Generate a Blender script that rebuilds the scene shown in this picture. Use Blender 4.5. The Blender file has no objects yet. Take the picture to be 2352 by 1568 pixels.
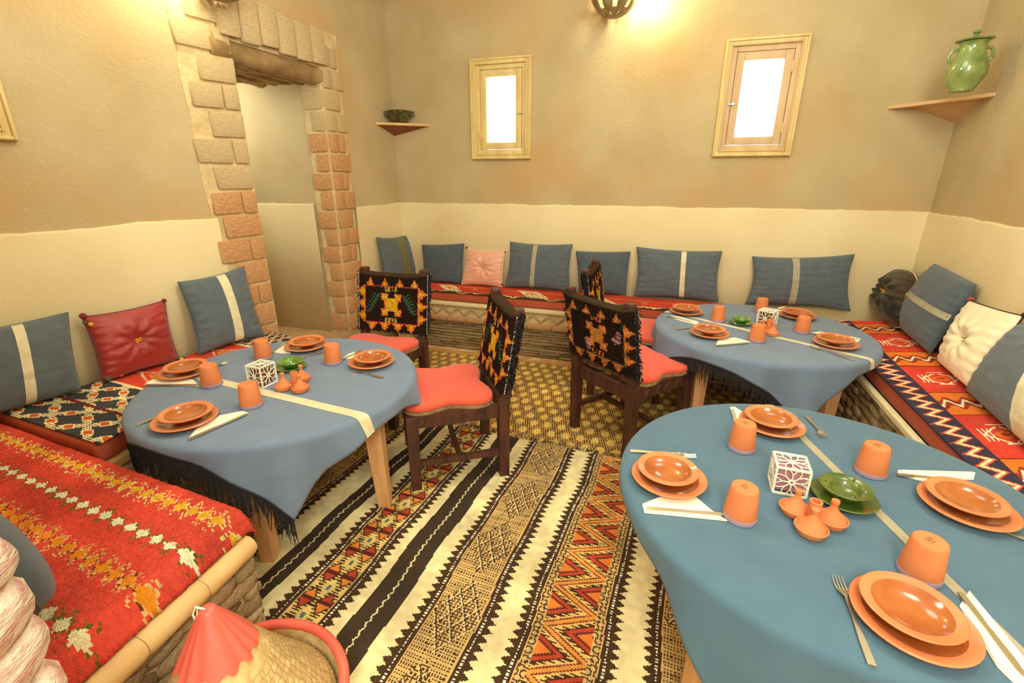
import bpy, bmesh, math, random
import numpy as np
from mathutils import Vector, Matrix, noise as mnoise
random.seed(7); np.random.seed(7)
R = math.radians
SC = bpy.context.scene
COL = SC.collection

# ------------------------------------------------------------------ camera
F_PX, PITCH, CAM_H = 1084.0, R(19.2), 1.55
cam_d = bpy.data.cameras.new('camera'); cam = bpy.data.objects.new('camera', cam_d); COL.objects.link(cam)
cam_d.sensor_width = 36.0; cam_d.lens = 36.0*F_PX/2352.0; cam_d.clip_start = 0.02
cam.location = (0, 0, CAM_H); cam.rotation_euler = (R(90)-PITCH, 0, 0)
SC.camera = cam
# ------------------------------------------------------------------ light
SC.view_settings.view_transform = 'Standard'; SC.view_settings.look = 'None'
SC.view_settings.gamma = 1.0; SC.view_settings.use_curve_mapping = False
SC.view_settings.exposure = 0.50
w = bpy.data.worlds.new('sky'); SC.world = w; w.use_nodes = True
w.node_tree.nodes['Background'].inputs[0].default_value = (0.86, 0.93, 1.0, 1)
w.node_tree.nodes['Background'].inputs[1].default_value = 5.0

def lamp(name, loc, power, radius, color=(0.86, 0.92, 0.85)):
    l = bpy.data.lights.new(name, 'POINT'); l.energy = power; l.shadow_soft_size = radius; l.color = color
    o = bpy.data.objects.new(name, l); o.location = loc; COL.objects.link(o); return o
lamp('fill_right', (1.4, 1.1, 2.8), 34, 0.3)  # unseen soft fill added for the right side, no fixture here
lamp('fill_left', (-1.6, 1.45, 2.8), 5, 0.3)  # weak unseen fill added on the left, without any wall fitting
lamp('fill_entrance', (0.1, -0.9, 2.4), 112, 0.3)  # strong fill added behind the camera, evens out room and doorway
lamp('fill_centre', (-0.3, 2.0, 2.8), 36, 0.3)  # added soft fill below the ceiling, placed to reach the door reveal too
lamp('fill_passage', (-2.45, 3.78, 2.05), 12, 0.12)  # added to lift the dark door reveal, no lamp modelled in the passage
lamp('fill_back_right', (1.6, 2.4, 2.85), 14, 0.3)  # extra unseen fill, added for the dimmer back right

# ------------------------------------------------------------------ geometry of the view (design helpers)
_s, _c = math.sin(PITCH), math.cos(PITCH)
def ray(u, v):
    b = 784-v; return (u-1176, b*_s+F_PX*_c, b*_c-F_PX*_s)
def atz(u, v, z):
    x, y, q = ray(u, v); t = (z-CAM_H)/q; return Vector((x*t, y*t, z))
def aty(u, v, Y):
    x, y, q = ray(u, v); t = Y/y; return Vector((x*t, Y, CAM_H+q*t))
def on_plane(u, v, p, n):
    d = Vector(ray(u, v)); o = Vector((0, 0, CAM_H)); t = (Vector(p)-o).dot(n)/d.dot(n); return o+d*t

# ------------------------------------------------------------------ materials
def lin(c):
    a = np.asarray(c, dtype=float)/255.0
    return np.where(a <= 0.04045, a/12.92, ((a+0.055)/1.055)**2.4)
def rgba(c): l = lin(c); return (float(l[0]), float(l[1]), float(l[2]), 1)
MATS = {}
def mat(name, c, rough=0.8, c2=None, scale=6.0, mix=(0.35, 0.65), bump=0.0, bscale=60.0, metal=0.0, sheen=0.0,
        stretch=None, coat=0.0, attr=False, spec=0.5, c3=None, scale3=1.2):
    if name in MATS: return MATS[name]
    m = bpy.data.materials.new(name); m.use_nodes = True; nt = m.node_tree; N = nt.nodes; L = nt.links
    p = N['Principled BSDF']; p.inputs['Roughness'].default_value = rough; p.inputs['Metallic'].default_value = metal
    p.inputs['Specular IOR Level'].default_value = spec
    if coat: p.inputs['Coat Weight'].default_value = coat; p.inputs['Coat Roughness'].default_value = 0.06
    if sheen: p.inputs['Sheen Weight'].default_value = sheen
    tc = N.new('ShaderNodeTexCoord'); co = tc.outputs['Object']
    if stretch:
        mp = N.new('ShaderNodeMapping'); mp.inputs['Scale'].default_value = stretch; L.new(co, mp.inputs[0]); co = mp.outputs[0]
    if attr:
        at = N.new('ShaderNodeAttribute'); at.attribute_name = 'Col'; base = at.outputs['Color']
        if c2 is not None:
            nz = N.new('ShaderNodeTexNoise'); nz.inputs['Scale'].default_value = scale; nz.inputs['Detail'].default_value = 4; L.new(co, nz.inputs[0])
            rp = N.new('ShaderNodeMapRange'); rp.inputs[1].default_value = mix[0]; rp.inputs[2].default_value = mix[1]; rp.inputs[3].default_value = 0.82; rp.inputs[4].default_value = 1.1
            L.new(nz.outputs[0], rp.inputs[0])
            vm = N.new('ShaderNodeVectorMath'); vm.operation = 'SCALE'; L.new(base, vm.inputs[0]); L.new(rp.outputs[0], vm.inputs['Scale']); base = vm.outputs[0]
        L.new(base, p.inputs['Base Color'])
    elif c2 is not None:
        nz = N.new('ShaderNodeTexNoise'); nz.inputs['Scale'].default_value = scale; nz.inputs['Detail'].default_value = 6; L.new(co, nz.inputs[0])
        rp = N.new('ShaderNodeMapRange'); rp.inputs[1].default_value = mix[0]; rp.inputs[2].default_value = mix[1]; L.new(nz.outputs[0], rp.inputs[0])
        mx = N.new('ShaderNodeMix'); mx.data_type = 'RGBA'; mx.inputs[6].default_value = rgba(c); mx.inputs[7].default_value = rgba(c2)
        L.new(rp.outputs[0], mx.inputs[0]); out = mx.outputs[2]
        if c3 is not None:
            n3 = N.new('ShaderNodeTexNoise'); n3.inputs['Scale'].default_value = scale3; n3.inputs['Detail'].default_value = 3; L.new(co, n3.inputs[0])
            r3 = N.new('ShaderNodeMapRange'); r3.inputs[1].default_value = 0.5; r3.inputs[2].default_value = 0.68; L.new(n3.outputs[0], r3.inputs[0])
            m3 = N.new('ShaderNodeMix'); m3.data_type = 'RGBA'; m3.inputs[7].default_value = rgba(c3); L.new(out, m3.inputs[6]); L.new(r3.outputs[0], m3.inputs[0]); out = m3.outputs[2]
        L.new(out, p.inputs['Base Color'])
    else: p.inputs['Base Color'].default_value = rgba(c)
    if bump:
        nb = N.new('ShaderNodeTexNoise'); nb.inputs['Scale'].default_value = bscale; nb.inputs['Detail'].default_value = 6; L.new(co, nb.inputs[0])
        bp = N.new('ShaderNodeBump'); bp.inputs['Strength'].default_value = bump; bp.inputs['Distance'].default_value = 0.01
        L.new(nb.outputs[0], bp.inputs['Height']); L.new(bp.outputs[0], p.inputs['Normal'])
    MATS[name] = m; return m
def emis(name, c, s):
    m = bpy.data.materials.new(name); m.use_nodes = True; p = m.node_tree.nodes['Principled BSDF']
    p.inputs['Base Color'].default_value = rgba(c); p.inputs['Emission Color'].default_value = rgba(c); p.inputs['Emission Strength'].default_value = s; return m

M_up = mat('upper_plaster', (196, 176, 134), 0.95, (182, 160, 116), 2.2, (0.35, 0.7), 0.35, 60, c3=(198, 158, 106), scale3=0.9)
M_lo = mat('dado_plaster', (230, 212, 166), 0.9, (222, 200, 152), 1.8, (0.35, 0.7), 0.18, 30)
M_ceil = mat('ceiling_plaster', (222, 214, 196), 0.95, (212, 204, 184), 2.0)
M_ent = mat('entrance_plaster', (226, 220, 206), 0.95, (218, 210, 194), 2.0)
M_floor = mat('earthen_floor', (196, 158, 110), 0.9, (170, 130, 88), 4.0, bump=0.3)
M_brick = mat('fired_brick', (210, 146, 92), 0.95, (222, 190, 138), 9, (0.46, 0.66), 0.6, 30, stretch=(1, 1, 4))
M_brick2 = mat('plastered_brick', (214, 190, 142), 0.95, (200, 166, 120), 9, (0.4, 0.65), 0.6, 30, stretch=(1, 1, 4))
M_mortar = mat('mortar', (222, 196, 146), 0.95, (202, 174, 124), 12, bump=0.8, bscale=40)
M_log = mat('lintel_wood', (176, 144, 92), 0.8, (128, 98, 56), 5, (0.35, 0.65), 0.5, 40, stretch=(1, 1, 1))
M_wood = mat('pine_wood', (226, 172, 120), 0.6, (206, 146, 94), 5, (0.35, 0.7), 0.12, 60, stretch=(8, 8, 0.7))
M_dark = mat('dark_stained_wood', (92, 50, 34), 0.5, (54, 30, 24), 7, (0.35, 0.7), 0.25, 50, stretch=(3, 3, 0.8))
M_frame = mat('pale_yellow_wood', (228, 204, 138), 0.55, (212, 180, 112), 5, (0.35, 0.7), 0.1, 50, stretch=(3, 3, 0.7))
M_frame2 = mat('pale_pink_wood', (214, 182, 136), 0.55, (202, 166, 118), 5, (0.35, 0.7), 0.1, 50, stretch=(3, 3, 0.7))
M_stone = mat('thin_slate_stone', (206, 178, 124), 0.95, (168, 136, 86), 14, (0.38, 0.62), 0.8, 60)
M_stone2 = mat('tan_stone', (216, 180, 132), 0.95, (184, 138, 96), 10, (0.38, 0.62), 0.9, 40)
M_stone3 = mat('brown_stone', (186, 146, 96), 0.95, (142, 108, 66), 12, (0.38, 0.62), 0.9, 50)
M_pale = mat('whitewashed_stone', (240, 214, 190), 0.95, (204, 152, 132), 5, (0.42, 0.58), 1.0, 22)
M_tile = mat('terracotta_edge_tile', (222, 180, 118), 0.6, (206, 156, 98), 6, bump=0.3, bscale=30)
M_blue = mat('grey_blue_fabric', (96, 105, 110), 0.95, (86, 95, 101), 18, (0.3, 0.7), 0.25, 420, sheen=0.2)
M_blue2 = mat('deep_blue_fabric', (82, 92, 100), 0.95, (74, 84, 92), 14, bump=0.25, bscale=420, sheen=0.2)
M_cloth = mat('blue_cloth', (118, 134, 156), 0.95, (110, 126, 150), 10, (0.3, 0.7), 0.25, 420, sheen=0.15)
M_cloth2 = mat('teal_blue_cloth', (82, 114, 132), 0.95, (76, 106, 128), 9, (0.3, 0.7), 0.25, 420, sheen=0.15)
M_cream = mat('cream_stripe', (226, 214, 178), 0.95, (214, 200, 160), 20, bump=0.2, bscale=420)
M_olive = mat('olive_stripe', (132, 124, 66), 0.95, (116, 110, 60), 20, bump=0.2, bscale=420)
M_tanst = mat('tan_stripe', (176, 166, 138), 0.95, (166, 154, 124), 20, bump=0.2, bscale=420)
M_redsat = mat('red_satin', (164, 36, 26), 0.42, (146, 28, 22), 5, sheen=0.4, bump=0.15, bscale=14)
M_pink = mat('pink_satin', (236, 176, 148), 0.45, (228, 160, 132), 6, sheen=0.4, bump=0.15, bscale=14)
M_white = mat('white_satin', (244, 228, 190), 0.5, (236, 216, 172), 5, sheen=0.3, bump=0.12, bscale=14)
M_black = mat('black_satin', (40, 28, 20), 0.35, (26, 20, 16), 5, sheen=0.05, bump=0.15, bscale=14)
M_seat = mat('salmon_seat_fabric', (232, 92, 66), 0.85, (224, 84, 60), 7, bump=0.1, bscale=200, sheen=0.2)
M_straw = mat('woven_straw', (160, 128, 84), 0.85, (128, 98, 60), 30, bump=0.5, bscale=90)
M_mattress = mat('rust_mattress_fabric', (190, 88, 58), 0.85, (172, 74, 48), 4, bump=0.1, bscale=90)
M_fringe = mat('black_fringe', (30, 26, 28), 0.9)
M_clay = mat('matte_terracotta', (226, 134, 82), 0.8, (218, 122, 70), 10, bump=0.15, bscale=60)
M_glaze = mat('glazed_terracotta', (188, 106, 48), 0.16, (160, 82, 34), 12, (0.3, 0.7), 0.05, 30, coat=0.6)
M_rimc = mat('terracotta_plate_rim', (224, 138, 88), 0.4, (214, 122, 72), 9, bump=0.05, bscale=60, coat=0.2)
M_lilac = mat('lilac_glaze_band', (158, 138, 158), 0.5)
M_green = mat('olive_green_glaze', (100, 112, 40), 0.15, (62, 88, 36), 9, (0.35, 0.65), 0.05, 30, coat=0.7)
M_green2 = mat('bright_green_glaze', (104, 146, 50), 0.15, (84, 124, 40), 9, (0.35, 0.65), 0.05, 30, coat=0.7)
M_jar = mat('green_jar_glaze', (138, 152, 84), 0.15, (86, 110, 56), 12, (0.4, 0.7), 0.1, 20, coat=0.7)
M_dkbowl = mat('dark_green_glaze', (62, 54, 30), 0.15, (92, 92, 48), 30, (0.5, 0.6), 0.1, 30, coat=0.8)
M_paper = mat('paper_napkin', (248, 240, 214), 0.8)
M_steel = mat('warm_steel', (206, 196, 170), 0.28, metal=0.9)
M_whiteiron = mat('white_painted_metal', (246, 236, 214), 0.5)
M_lantin = mat('mauve_inner_panel', (168, 116, 128), 0.6)
M_lantin2 = mat('brown_inner_panel', (120, 84, 56), 0.6)
M_leather = mat('pink_leather', (236, 110, 90), 0.4, (226, 92, 76), 6, bump=0.2, bscale=12)
M_basket = mat('basket_straw', (226, 196, 136), 0.85, (200, 164, 104), 40, bump=0.4, bscale=80)
M_basketd = mat('basket_binding', (186, 152, 100), 0.9)
M_rope = mat('trim_cord', (60, 34, 26), 0.9)
M_yel = mat('yellow_yarn', (228, 170, 50), 0.9)
M_grn = mat('green_yarn', (70, 92, 60), 0.9)
M_prp = mat('plum_yarn', (120, 44, 60), 0.9)
M_wood_shelf = mat('shelf_plaster', (220, 180, 130), 0.85, (206, 164, 112), 8)
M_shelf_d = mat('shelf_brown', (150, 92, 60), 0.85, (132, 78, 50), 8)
M_lamp = mat('lamp_ceramic', (150, 128, 84), 0.4, (120, 98, 60), 14)
M_bulb = emis('lit_bulb', (255, 244, 214), 60)
M_attr = mat('woven_wool', (255, 255, 255), 0.95, (0, 0, 0), 3.5, (0.3, 0.7), 0.35, 300, attr=True, spec=0.15)
M_pile = mat('wool_pile', (255, 255, 255), 1.0, (0, 0, 0), 9, (0.3, 0.7), 0.8, 260, attr=True, spec=0.05)
M_ink = mat('stamped_mark', (120, 72, 40), 0.9)
M_bead = mat('white_bead', (236, 228, 214), 0.5)

m = bpy.data.materials.new('window_glass'); m.use_nodes = True; nt = m.node_tree; nt.nodes.remove(nt.nodes['Principled BSDF'])
tr = nt.nodes.new('ShaderNodeBsdfTransparent'); gl = nt.nodes.new('ShaderNodeBsdfGlossy'); gl.inputs['Roughness'].default_value = 0.03
mx = nt.nodes.new('ShaderNodeMixShader'); mx.inputs[0].default_value = 0.06
nt.links.new(tr.outputs[0], mx.inputs[1]); nt.links.new(gl.outputs[0], mx.inputs[2]); nt.links.new(mx.outputs[0], nt.nodes['Material Output'].inputs[0])
M_glass = m

# ------------------------------------------------------------------ object helpers
def props(o, label=None, cat=None, group=None, kind=None):
    if label: o['label'] = label
    if cat: o['category'] = cat
    if group: o['group'] = group
    if kind: o['kind'] = kind
    return o
def thing(name, label, cat, loc=(0, 0, 0), rz=0.0, group=None):
    o = bpy.data.objects.new(name, None); COL.objects.link(o); o.location = loc; o.rotation_euler = (0, 0, rz); o.empty_display_size = 0.05
    return props(o, label, cat, group)
def mesh(name, V, Fc, m, parent=None, smooth=False, mi=None, loc=None, rot=None):
    me = bpy.data.meshes.new(name); me.from_pydata([tuple(v) for v in V], [], Fc)
    for q in (m if isinstance(m, (list, tuple)) else [m]): me.materials.append(q)
    if mi is not None: me.polygons.foreach_set('material_index', mi)
    if smooth: me.polygons.foreach_set('use_smooth', [True]*len(me.polygons))
    me.update()
    o = bpy.data.objects.new(name, me); COL.objects.link(o); o.parent = parent
    if loc is not None: o.location = loc
    if rot is not None: o.rotation_euler = rot
    return o
def inst(name, me, parent, loc, rot=(0, 0, 0), scale=(1, 1, 1)):
    o = bpy.data.objects.new(name, me); COL.objects.link(o); o.parent = parent; o.location = loc; o.rotation_euler = rot; o.scale = scale; return o
class MB:
    def __init__(s): s.V = []; s.F = []; s.mi = []; s.m = 0
    def add(s, V, Fc):
        k = len(s.V); s.V += [Vector(v) for v in V]; s.F += [tuple(i+k for i in f) for f in Fc]; s.mi += [s.m]*len(Fc)
    def box(s, c, d, M=None, bev=0.0):
        hx, hy, hz = d[0]/2, d[1]/2, d[2]/2
        if bev <= 0:
            V = [Vector((x, y, z)) for z in (-hz, hz) for y in (-hy, hy) for x in (-hx, hx)]
            Fc = [(0, 2, 3, 1), (4, 5, 7, 6), (0, 1, 5, 4), (2, 6, 7, 3), (0, 4, 6, 2), (1, 3, 7, 5)]
        else:
            bm = bmesh.new(); bmesh.ops.create_cube(bm, size=1.0)
            for v in bm.verts: v.co = Vector((v.co.x*2*hx, v.co.y*2*hy, v.co.z*2*hz))
            bmesh.ops.bevel(bm, geom=bm.edges[:], offset=min(bev, hx*.9, hy*.9, hz*.9), segments=2, affect='EDGES', profile=0.6)
            bm.verts.index_update(); V = [v.co.copy() for v in bm.verts]; Fc = [tuple(v.index for v in f.verts) for f in bm.faces]; bm.free()
        c = Vector(c)
        V = [(M @ v if M is not None else v)+c for v in V]
        s.add(V, Fc); return s
    def beam(s, a, b, wx, wy, wx2=None, wy2=None, up=(0, 0, 1)):
        a, b = Vector(a), Vector(b); d = (b-a).normalized(); u = Vector(up)
        if abs(d.dot(u)) > 0.95: u = Vector((1, 0, 0))
        x = d.cross(u).normalized(); y = x.cross(d).normalized(); wx2 = wx if wx2 is None else wx2; wy2 = wy if wy2 is None else wy2
        V = []
        for p, p1, p2 in ((a, wx, wy), (b, wx2, wy2)):
            for i, j in ((-1, -1), (1, -1), (1, 1), (-1, 1)): V.append(p+x*i*p1/2+y*j*p2/2)
        s.add(V, [(3, 2, 1, 0), (4, 5, 6, 7), (0, 1, 5, 4), (1, 2, 6, 5), (2, 3, 7, 6), (3, 0, 4, 7)]); return s
    def tube(s, pts, r, n=8, closed=False, caps=True):
        pts = [Vector(p) for p in pts]; rs = r if isinstance(r, (list, tuple)) else [r]*len(pts)
        V = []; prev = None
        for i, p in enumerate(pts):
            if closed: d = pts[(i+1) % len(pts)]-pts[i-1]
            else: d = pts[min(i+1, len(pts)-1)]-pts[max(i-1, 0)]
            d = d.normalized()
            if prev is None:
                u = Vector((0, 0, 1)) if abs(d.z) < .9 else Vector((1, 0, 0)); x = d.cross(u).normalized()
            else: x = (prev-d*prev.dot(d)).normalized()
            prev = x; y = d.cross(x)
            for k in range(n):
                a = 2*math.pi*k/n; V.append(p+(x*math.cos(a)+y*math.sin(a))*rs[i])
        Fc = []; q = len(pts)
        for i in range(q if closed else q-1):
            j = (i+1) % q
            for k in range(n): Fc.append((i*n+k, i*n+(k+1) % n, j*n+(k+1) % n, j*n+k))
        if caps and not closed: Fc += [tuple(reversed(range(n))), tuple((q-1)*n+k for k in range(n))]
        s.add(V, Fc); return s
    def lathe(s, prof, n=40, c=(0, 0, 0), close=False, wob=None, cap1=True, cap0=True):
        c = Vector(c); V = []; Fc = []; q = len(prof)
        for r, z in prof:
            for k in range(n):
                a = 2*math.pi*k/n; rr = r*(wob(a, z) if wob else 1); V.append(c+Vector((rr*math.cos(a), rr*math.sin(a), z)))
        for i in range(q-1):
            for k in range(n): Fc.append((i*n+k, i*n+(k+1) % n, (i+1)*n+(k+1) % n, (i+1)*n+k))
        if prof[0][0] > 1e-4 and not close and cap0: Fc.append(tuple(reversed(range(n))))
        if prof[-1][0] > 1e-4 and not close and cap1: Fc.append(tuple((q-1)*n+k for k in range(n)))
        if close:
            for k in range(n): Fc.append(((q-1)*n+k, (q-1)*n+(k+1) % n, (k+1) % n, k))
        s.add(V, Fc); return s
    def prism(s, poly, z0, z1):
        n = len(poly); V = [Vector((p[0], p[1], z0)) for p in poly]+[Vector((p[0], p[1], z1)) for p in poly]
        s.add(V, [tuple(reversed(range(n))), tuple(range(n, 2*n))]+[(i, (i+1) % n, n+(i+1) % n, n+i) for i in range(n)]); return s
    def build(s, name, m, parent=None, smooth=False, loc=None, rot=None):
        mi = s.mi if isinstance(m, (list, tuple)) else None
        o = mesh(name, s.V, s.F, m, parent, False, mi, loc, rot)
        if smooth: shade(o)
        return o
def shade(o, ang=40):
    me = o.data; me.polygons.foreach_set('use_smooth', [True]*len(me.polygons))
    try: me.set_sharp_from_angle(angle=R(ang))
    except Exception: pass
    return o
def bevel(o, w, seg=2):
    b = o.modifiers.new('bevel', 'BEVEL'); b.width = w; b.segments = seg; b.limit_method = 'ANGLE'; return o

# grid surface carrying one woven colour per cell
def grid_surface(name, P, C, m, parent=None, smooth=True):
    nv, nu = P.shape[:2]
    me = bpy.data.meshes.new(name)
    nf = (nv-1)*(nu-1); me.vertices.add(nv*nu); me.vertices.foreach_set('co', P.reshape(-1).astype(np.float32))
    ii, jj = np.meshgrid(np.arange(nv-1), np.arange(nu-1), indexing='ij'); a = ii*nu+jj
    idx = np.stack([a, a+1, a+nu+1, a+nu], -1).reshape(-1).astype(np.int32)
    me.loops.add(nf*4); me.loops.foreach_set('vertex_index', idx)
    me.polygons.add(nf); me.polygons.foreach_set('loop_start', np.arange(0, nf*4, 4, dtype=np.int32))
    try: me.polygons.foreach_set('loop_total', np.full(nf, 4, dtype=np.int32))
    except Exception: pass
    me.update(calc_edges=True)
    at = me.attributes.new('Col', 'FLOAT_COLOR', 'FACE')
    c = np.ones((nf, 4), dtype=np.float32); c[:, :3] = lin(C.reshape(-1, 3)); at.data.foreach_set('color', c.reshape(-1))
    me.materials.append(m)
    if smooth: me.polygons.foreach_set('use_smooth', np.ones(nf, dtype=bool))
    me.validate(); me.update()
    o = bpy.data.objects.new(name, me); COL.objects.link(o); o.parent = parent; return o
def vnoise(shape, cell, seed=0):
    rs = np.random.RandomState(seed); h, w_ = shape; gh, gw = int(h/cell)+3, int(w_/cell)+3; g = rs.rand(gh, gw)
    y = np.arange(h)/cell; x = np.arange(w_)/cell; y0 = y.astype(int); x0 = x.astype(int); fy = (y-y0)[:, None]; fx = (x-x0)[None]
    fy = fy*fy*(3-2*fy); fx = fx*fx*(3-2*fx)
    a = g[y0][:, x0]; b = g[y0][:, x0+1]; c = g[y0+1][:, x0]; d = g[y0+1][:, x0+1]
    return (a*(1-fx)+b*fx)*(1-fy)+(c*(1-fx)+d*fx)*fy

# ------------------------------------------------------------------ room plan
KS = 1.03
BL = Vector((-1.067, 4.666, 0))*KS; BR = Vector((2.909, 3.398, 0))*KS        # back corners
JL = Vector((-1.60, 3.06, 0))*KS; JR = Vector((-1.355, 3.77, 0))*KS          # door jambs
FL = Vector((-2.56, 1.37, 0))*KS                                         # left wall meets the front left wall
azR = R(23.5); RF = BR-Vector((math.sin(azR), math.cos(azR), 0))*4.6
TOP = 3.15; DADO = 1.313
def frame(p0, p1, inward):
    d = (p1-p0); L = d.length; d.normalize(); n = Vector((-d.y, d.x, 0))
    if n.dot(Vector(inward)-p0) < 0: n = -n
    return d, n, L
INSIDE = Vector((0.3, 2.2, 0))
def wall(name, p0, p1, thick=0.3, holes=(), z0=0.0, z1=TOP, m=M_up, inside=INSIDE):
    d, n, L = frame(p0, p1, inside)
    xs = sorted(set([0, L]+[h[0] for h in holes]+[h[1] for h in holes])); zs = sorted(set([z0, z1]+[h[2] for h in holes]+[h[3] for h in holes]))
    b = MB()
    Mx = Matrix((d, n, Vector((0, 0, 1)))).transposed()
    for i in range(len(xs)-1):
        for j in range(len(zs)-1):
            cx, cz = (xs[i]+xs[i+1])/2, (zs[j]+zs[j+1])/2
            if any(h[0] < cx < h[1] and h[2] < cz < h[3] for h in holes): continue
            b.box(p0+d*cx-n*thick/2+Vector((0, 0, cz)), (xs[i+1]-xs[i], thick, zs[j+1]-zs[j]), Mx)
    o = b.build(name, m); props(o, kind='structure'); return o, d, n, L
def dado(parent, p0, p1, a0=0.0, a1=None, z0=0.0, z1=DADO, inside=INSIDE, seed=0):
    d, n, L = frame(p0, p1, inside); a1 = L if a1 is None else a1
    k = max(6, int((a1-a0)/0.05)); V = []; Fc = []
    for i in range(k+1):
        a = a0+(a1-a0)*i/k; q = p0+d*a; wz = 0.012*mnoise.noise(Vector((a*4, seed*3.1, 0)))+0.006*mnoise.noise(Vector((a*17, seed, 5)))
        V += [q+Vector((0, 0, z0)), q+n*0.013+Vector((0, 0, z0)), q+n*(0.013+wz*.2)+Vector((0, 0, z1+wz-0.008)), q+n*0.006+Vector((0, 0, z1+wz+.004)), q-n*.002+Vector((0, 0, z1+wz+.005))]
    for i in range(k):
        for j in range(4): Fc.append((i*5+j, (i+1)*5+j, (i+1)*5+j+1, i*5+j+1))
    o = mesh('dado', V, Fc, M_lo, parent, True); o['label'] = 'cream smooth plaster dado'; return o

def floor_poly(name, pts, z0, z1, m):
    b = MB(); b.prism(pts, z0, z1); return props(b.build(name, m), kind='structure')
room = [(-4.0, -2.4), (1.6, -2.4), (3.6, 4.0), (-1.4, 5.4), (-4.0, 5.0)]
floor_poly('floor', room, -0.12, -0.002, M_floor)
floor_poly('ceiling', room, TOP, TOP+0.12, M_ceil)

# back wall with its two window openings
bd, bn, bL = frame(BL, BR, INSIDE)
def along_back(u, v): return (on_plane(u, v, BL, bn)-BL).dot(bd)
W1c = 0.99; W2c = 3.06
w1 = (along_back(1083, 366)+along_back(1224, 366))/2; w2 = (along_back(1628, 360)+along_back(1820, 360))/2
HW, HH = 0.272, 0.396; WZ = 2.093
hole = lambda c: (c-HW+0.03, c+HW-0.03, WZ-HH+0.03, WZ+HH-0.03)
wb, _, _, _ = wall('wall_back', BL-bd*0.3, BR+bd*0.3, 0.3, [tuple(x+(0.3 if i < 2 else 0) for i, x in enumerate(hole(c))) for c in (w1, w2)])
dado(wb, BL, BR, seed=1)

def window(name, p0, d, n, c, mA, hinge_side, label):
    """casing of mitred moulding, fixed frame, glazed sash, hinges and latch"""
    Mx = Matrix((d, n, Vector((0, 0, 1)))).transposed().to_4x4(); Mx.translation = p0+d*c+Vector((0, 0, WZ))
    e = props(thing(name, label, None), kind='structure'); e.matrix_world = Mx
    def ring(pn, ow, oh, wd, y0, y1, mm, bev=0.004):
        b = MB()
        for s_ in (-1, 1):
            b.box((s_*(ow-wd/2), (y0+y1)/2, 0), (wd, y1-y0, 2*oh), bev=bev)
            b.box((0, (y0+y1)/2, s_*(oh-wd/2)), (2*(ow-wd), y1-y0, wd), bev=bev)
        return b.build(pn, mm, e, True)
    ring('casing', HW, HH, 0.05, 0.0, 0.028, M_frame); ring('casing_bead', HW-0.004, HH-0.004, 0.014, 0.02, 0.040, M_frame); ring('inner_bead', HW-0.036, HH-0.036, 0.012, 0.02, 0.036, mA)
    ring('fixed_frame', HW-0.048, HH-0.048, 0.036, -0.06, 0.012, mA)
    ring('sash', HW-0.087, HH-0.087, 0.052 if name != 'window_3' else .052, -0.035, 0.014, mA)
    g = MB(); g.box((0, -0.012, 0), (2*(HW-.13), 0.004, 2*(HH-.13))); g.build('pane', M_glass, e)
    for z in (0.2, -0.2):
        b = MB(); b.tube([(hinge_side*(HW-.086), 0.02, z-.035), (hinge_side*(HW-.086), 0.02, z+.035)], 0.006, 8); b.build('hinge', M_frame, e, True)
    b = MB(); b.box((-hinge_side*(HW-.09), 0.022, -0.03), (0.05, 0.01, 0.008), bev=.002); b.tube([(-hinge_side*(HW-.10), 0.015, -0.03), (-hinge_side*(HW-.10), 0.034, -0.03)], 0.009, 10)
    b.build('latch', M_steel, e, True)
    return e
window('window_1', BL, bd, bn, w1, M_frame, -1, None)
window('window_2', BL, bd, bn, w2, M_frame2, 1, None)

# right wall
wr, rd, rn, rL = wall('wall_right', BR+Vector((math.sin(azR), math.cos(azR), 0))*0.3, RF, 0.3)
dado(wr, BR, RF, seed=2)
# left wall: part left of the door, over the door, right of the door
ld, ln, lL = frame(FL, JL, INSIDE)
c3 = (on_plane(38, 318, FL, ln)-FL).dot(ld)-HW
wl, _, _, _ = wall('wall_left', FL-ld*.3, JL, 0.3, [tuple(x+(0.3 if i < 2 else 0) for i, x in enumerate((c3-HW+.03, c3+HW-.03, WZ-HH+.03, WZ+HH-.03)))])
dado(wl, FL, JL, 0.0, lL-0.26, seed=3)
window('window_3', FL, ld, ln, c3, M_frame, 1, None)
wo, od, on_, oL = wall('wall_left_over_door', JL, JR, 0.3, z0=2.30); wu, _, _, _ = wall('wall_left_sill', JL, JR, 0.3, z1=0.27)
w2_, d2, n2, L2 = wall('wall_left_corner', JR, BL+(BL-JR).normalized()*0.3, 0.3)
dado(w2_, JR, BL, 0.24, (BL-JR).length, seed=4)
# passage behind the door opening
PD = Vector((-0.953, 0.304, 0)).normalized(); PIN = (JL+JR)/2+PD*0.8
wp, pd_, pn_, pL = wall('wall_passage', JR, JR+PD*1.9, 0.25, z0=0.0, z1=2.6, inside=PIN); dado(wp, JR, JR+PD*1.9, 0.2, 1.9, z0=0.27, z1=1.345, inside=PIN, seed=6)
wall('wall_passage_near', JL+PD*0.05, JL+PD*1.9, 0.25, z1=2.6, inside=PIN); wall('wall_passage_end', JL+PD*1.9-Vector((0, .3, 0)), JR+PD*1.9+Vector((0, .3, 0)), 0.2, z1=2.6, inside=PIN)
b = MB(); b.prism([JL, JL+PD*1.95, JR+PD*1.95, JR], 2.36, 2.5); props(b.build('ceiling_passage', M_ceil), kind='structure')
b = MB(); b.prism([JL+PD*.01, JL+PD*1.95, JR+PD*1.95, JR+PD*.01], 0.0, 0.274); props(b.build('floor_passage', M_floor), kind='structure')
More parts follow.
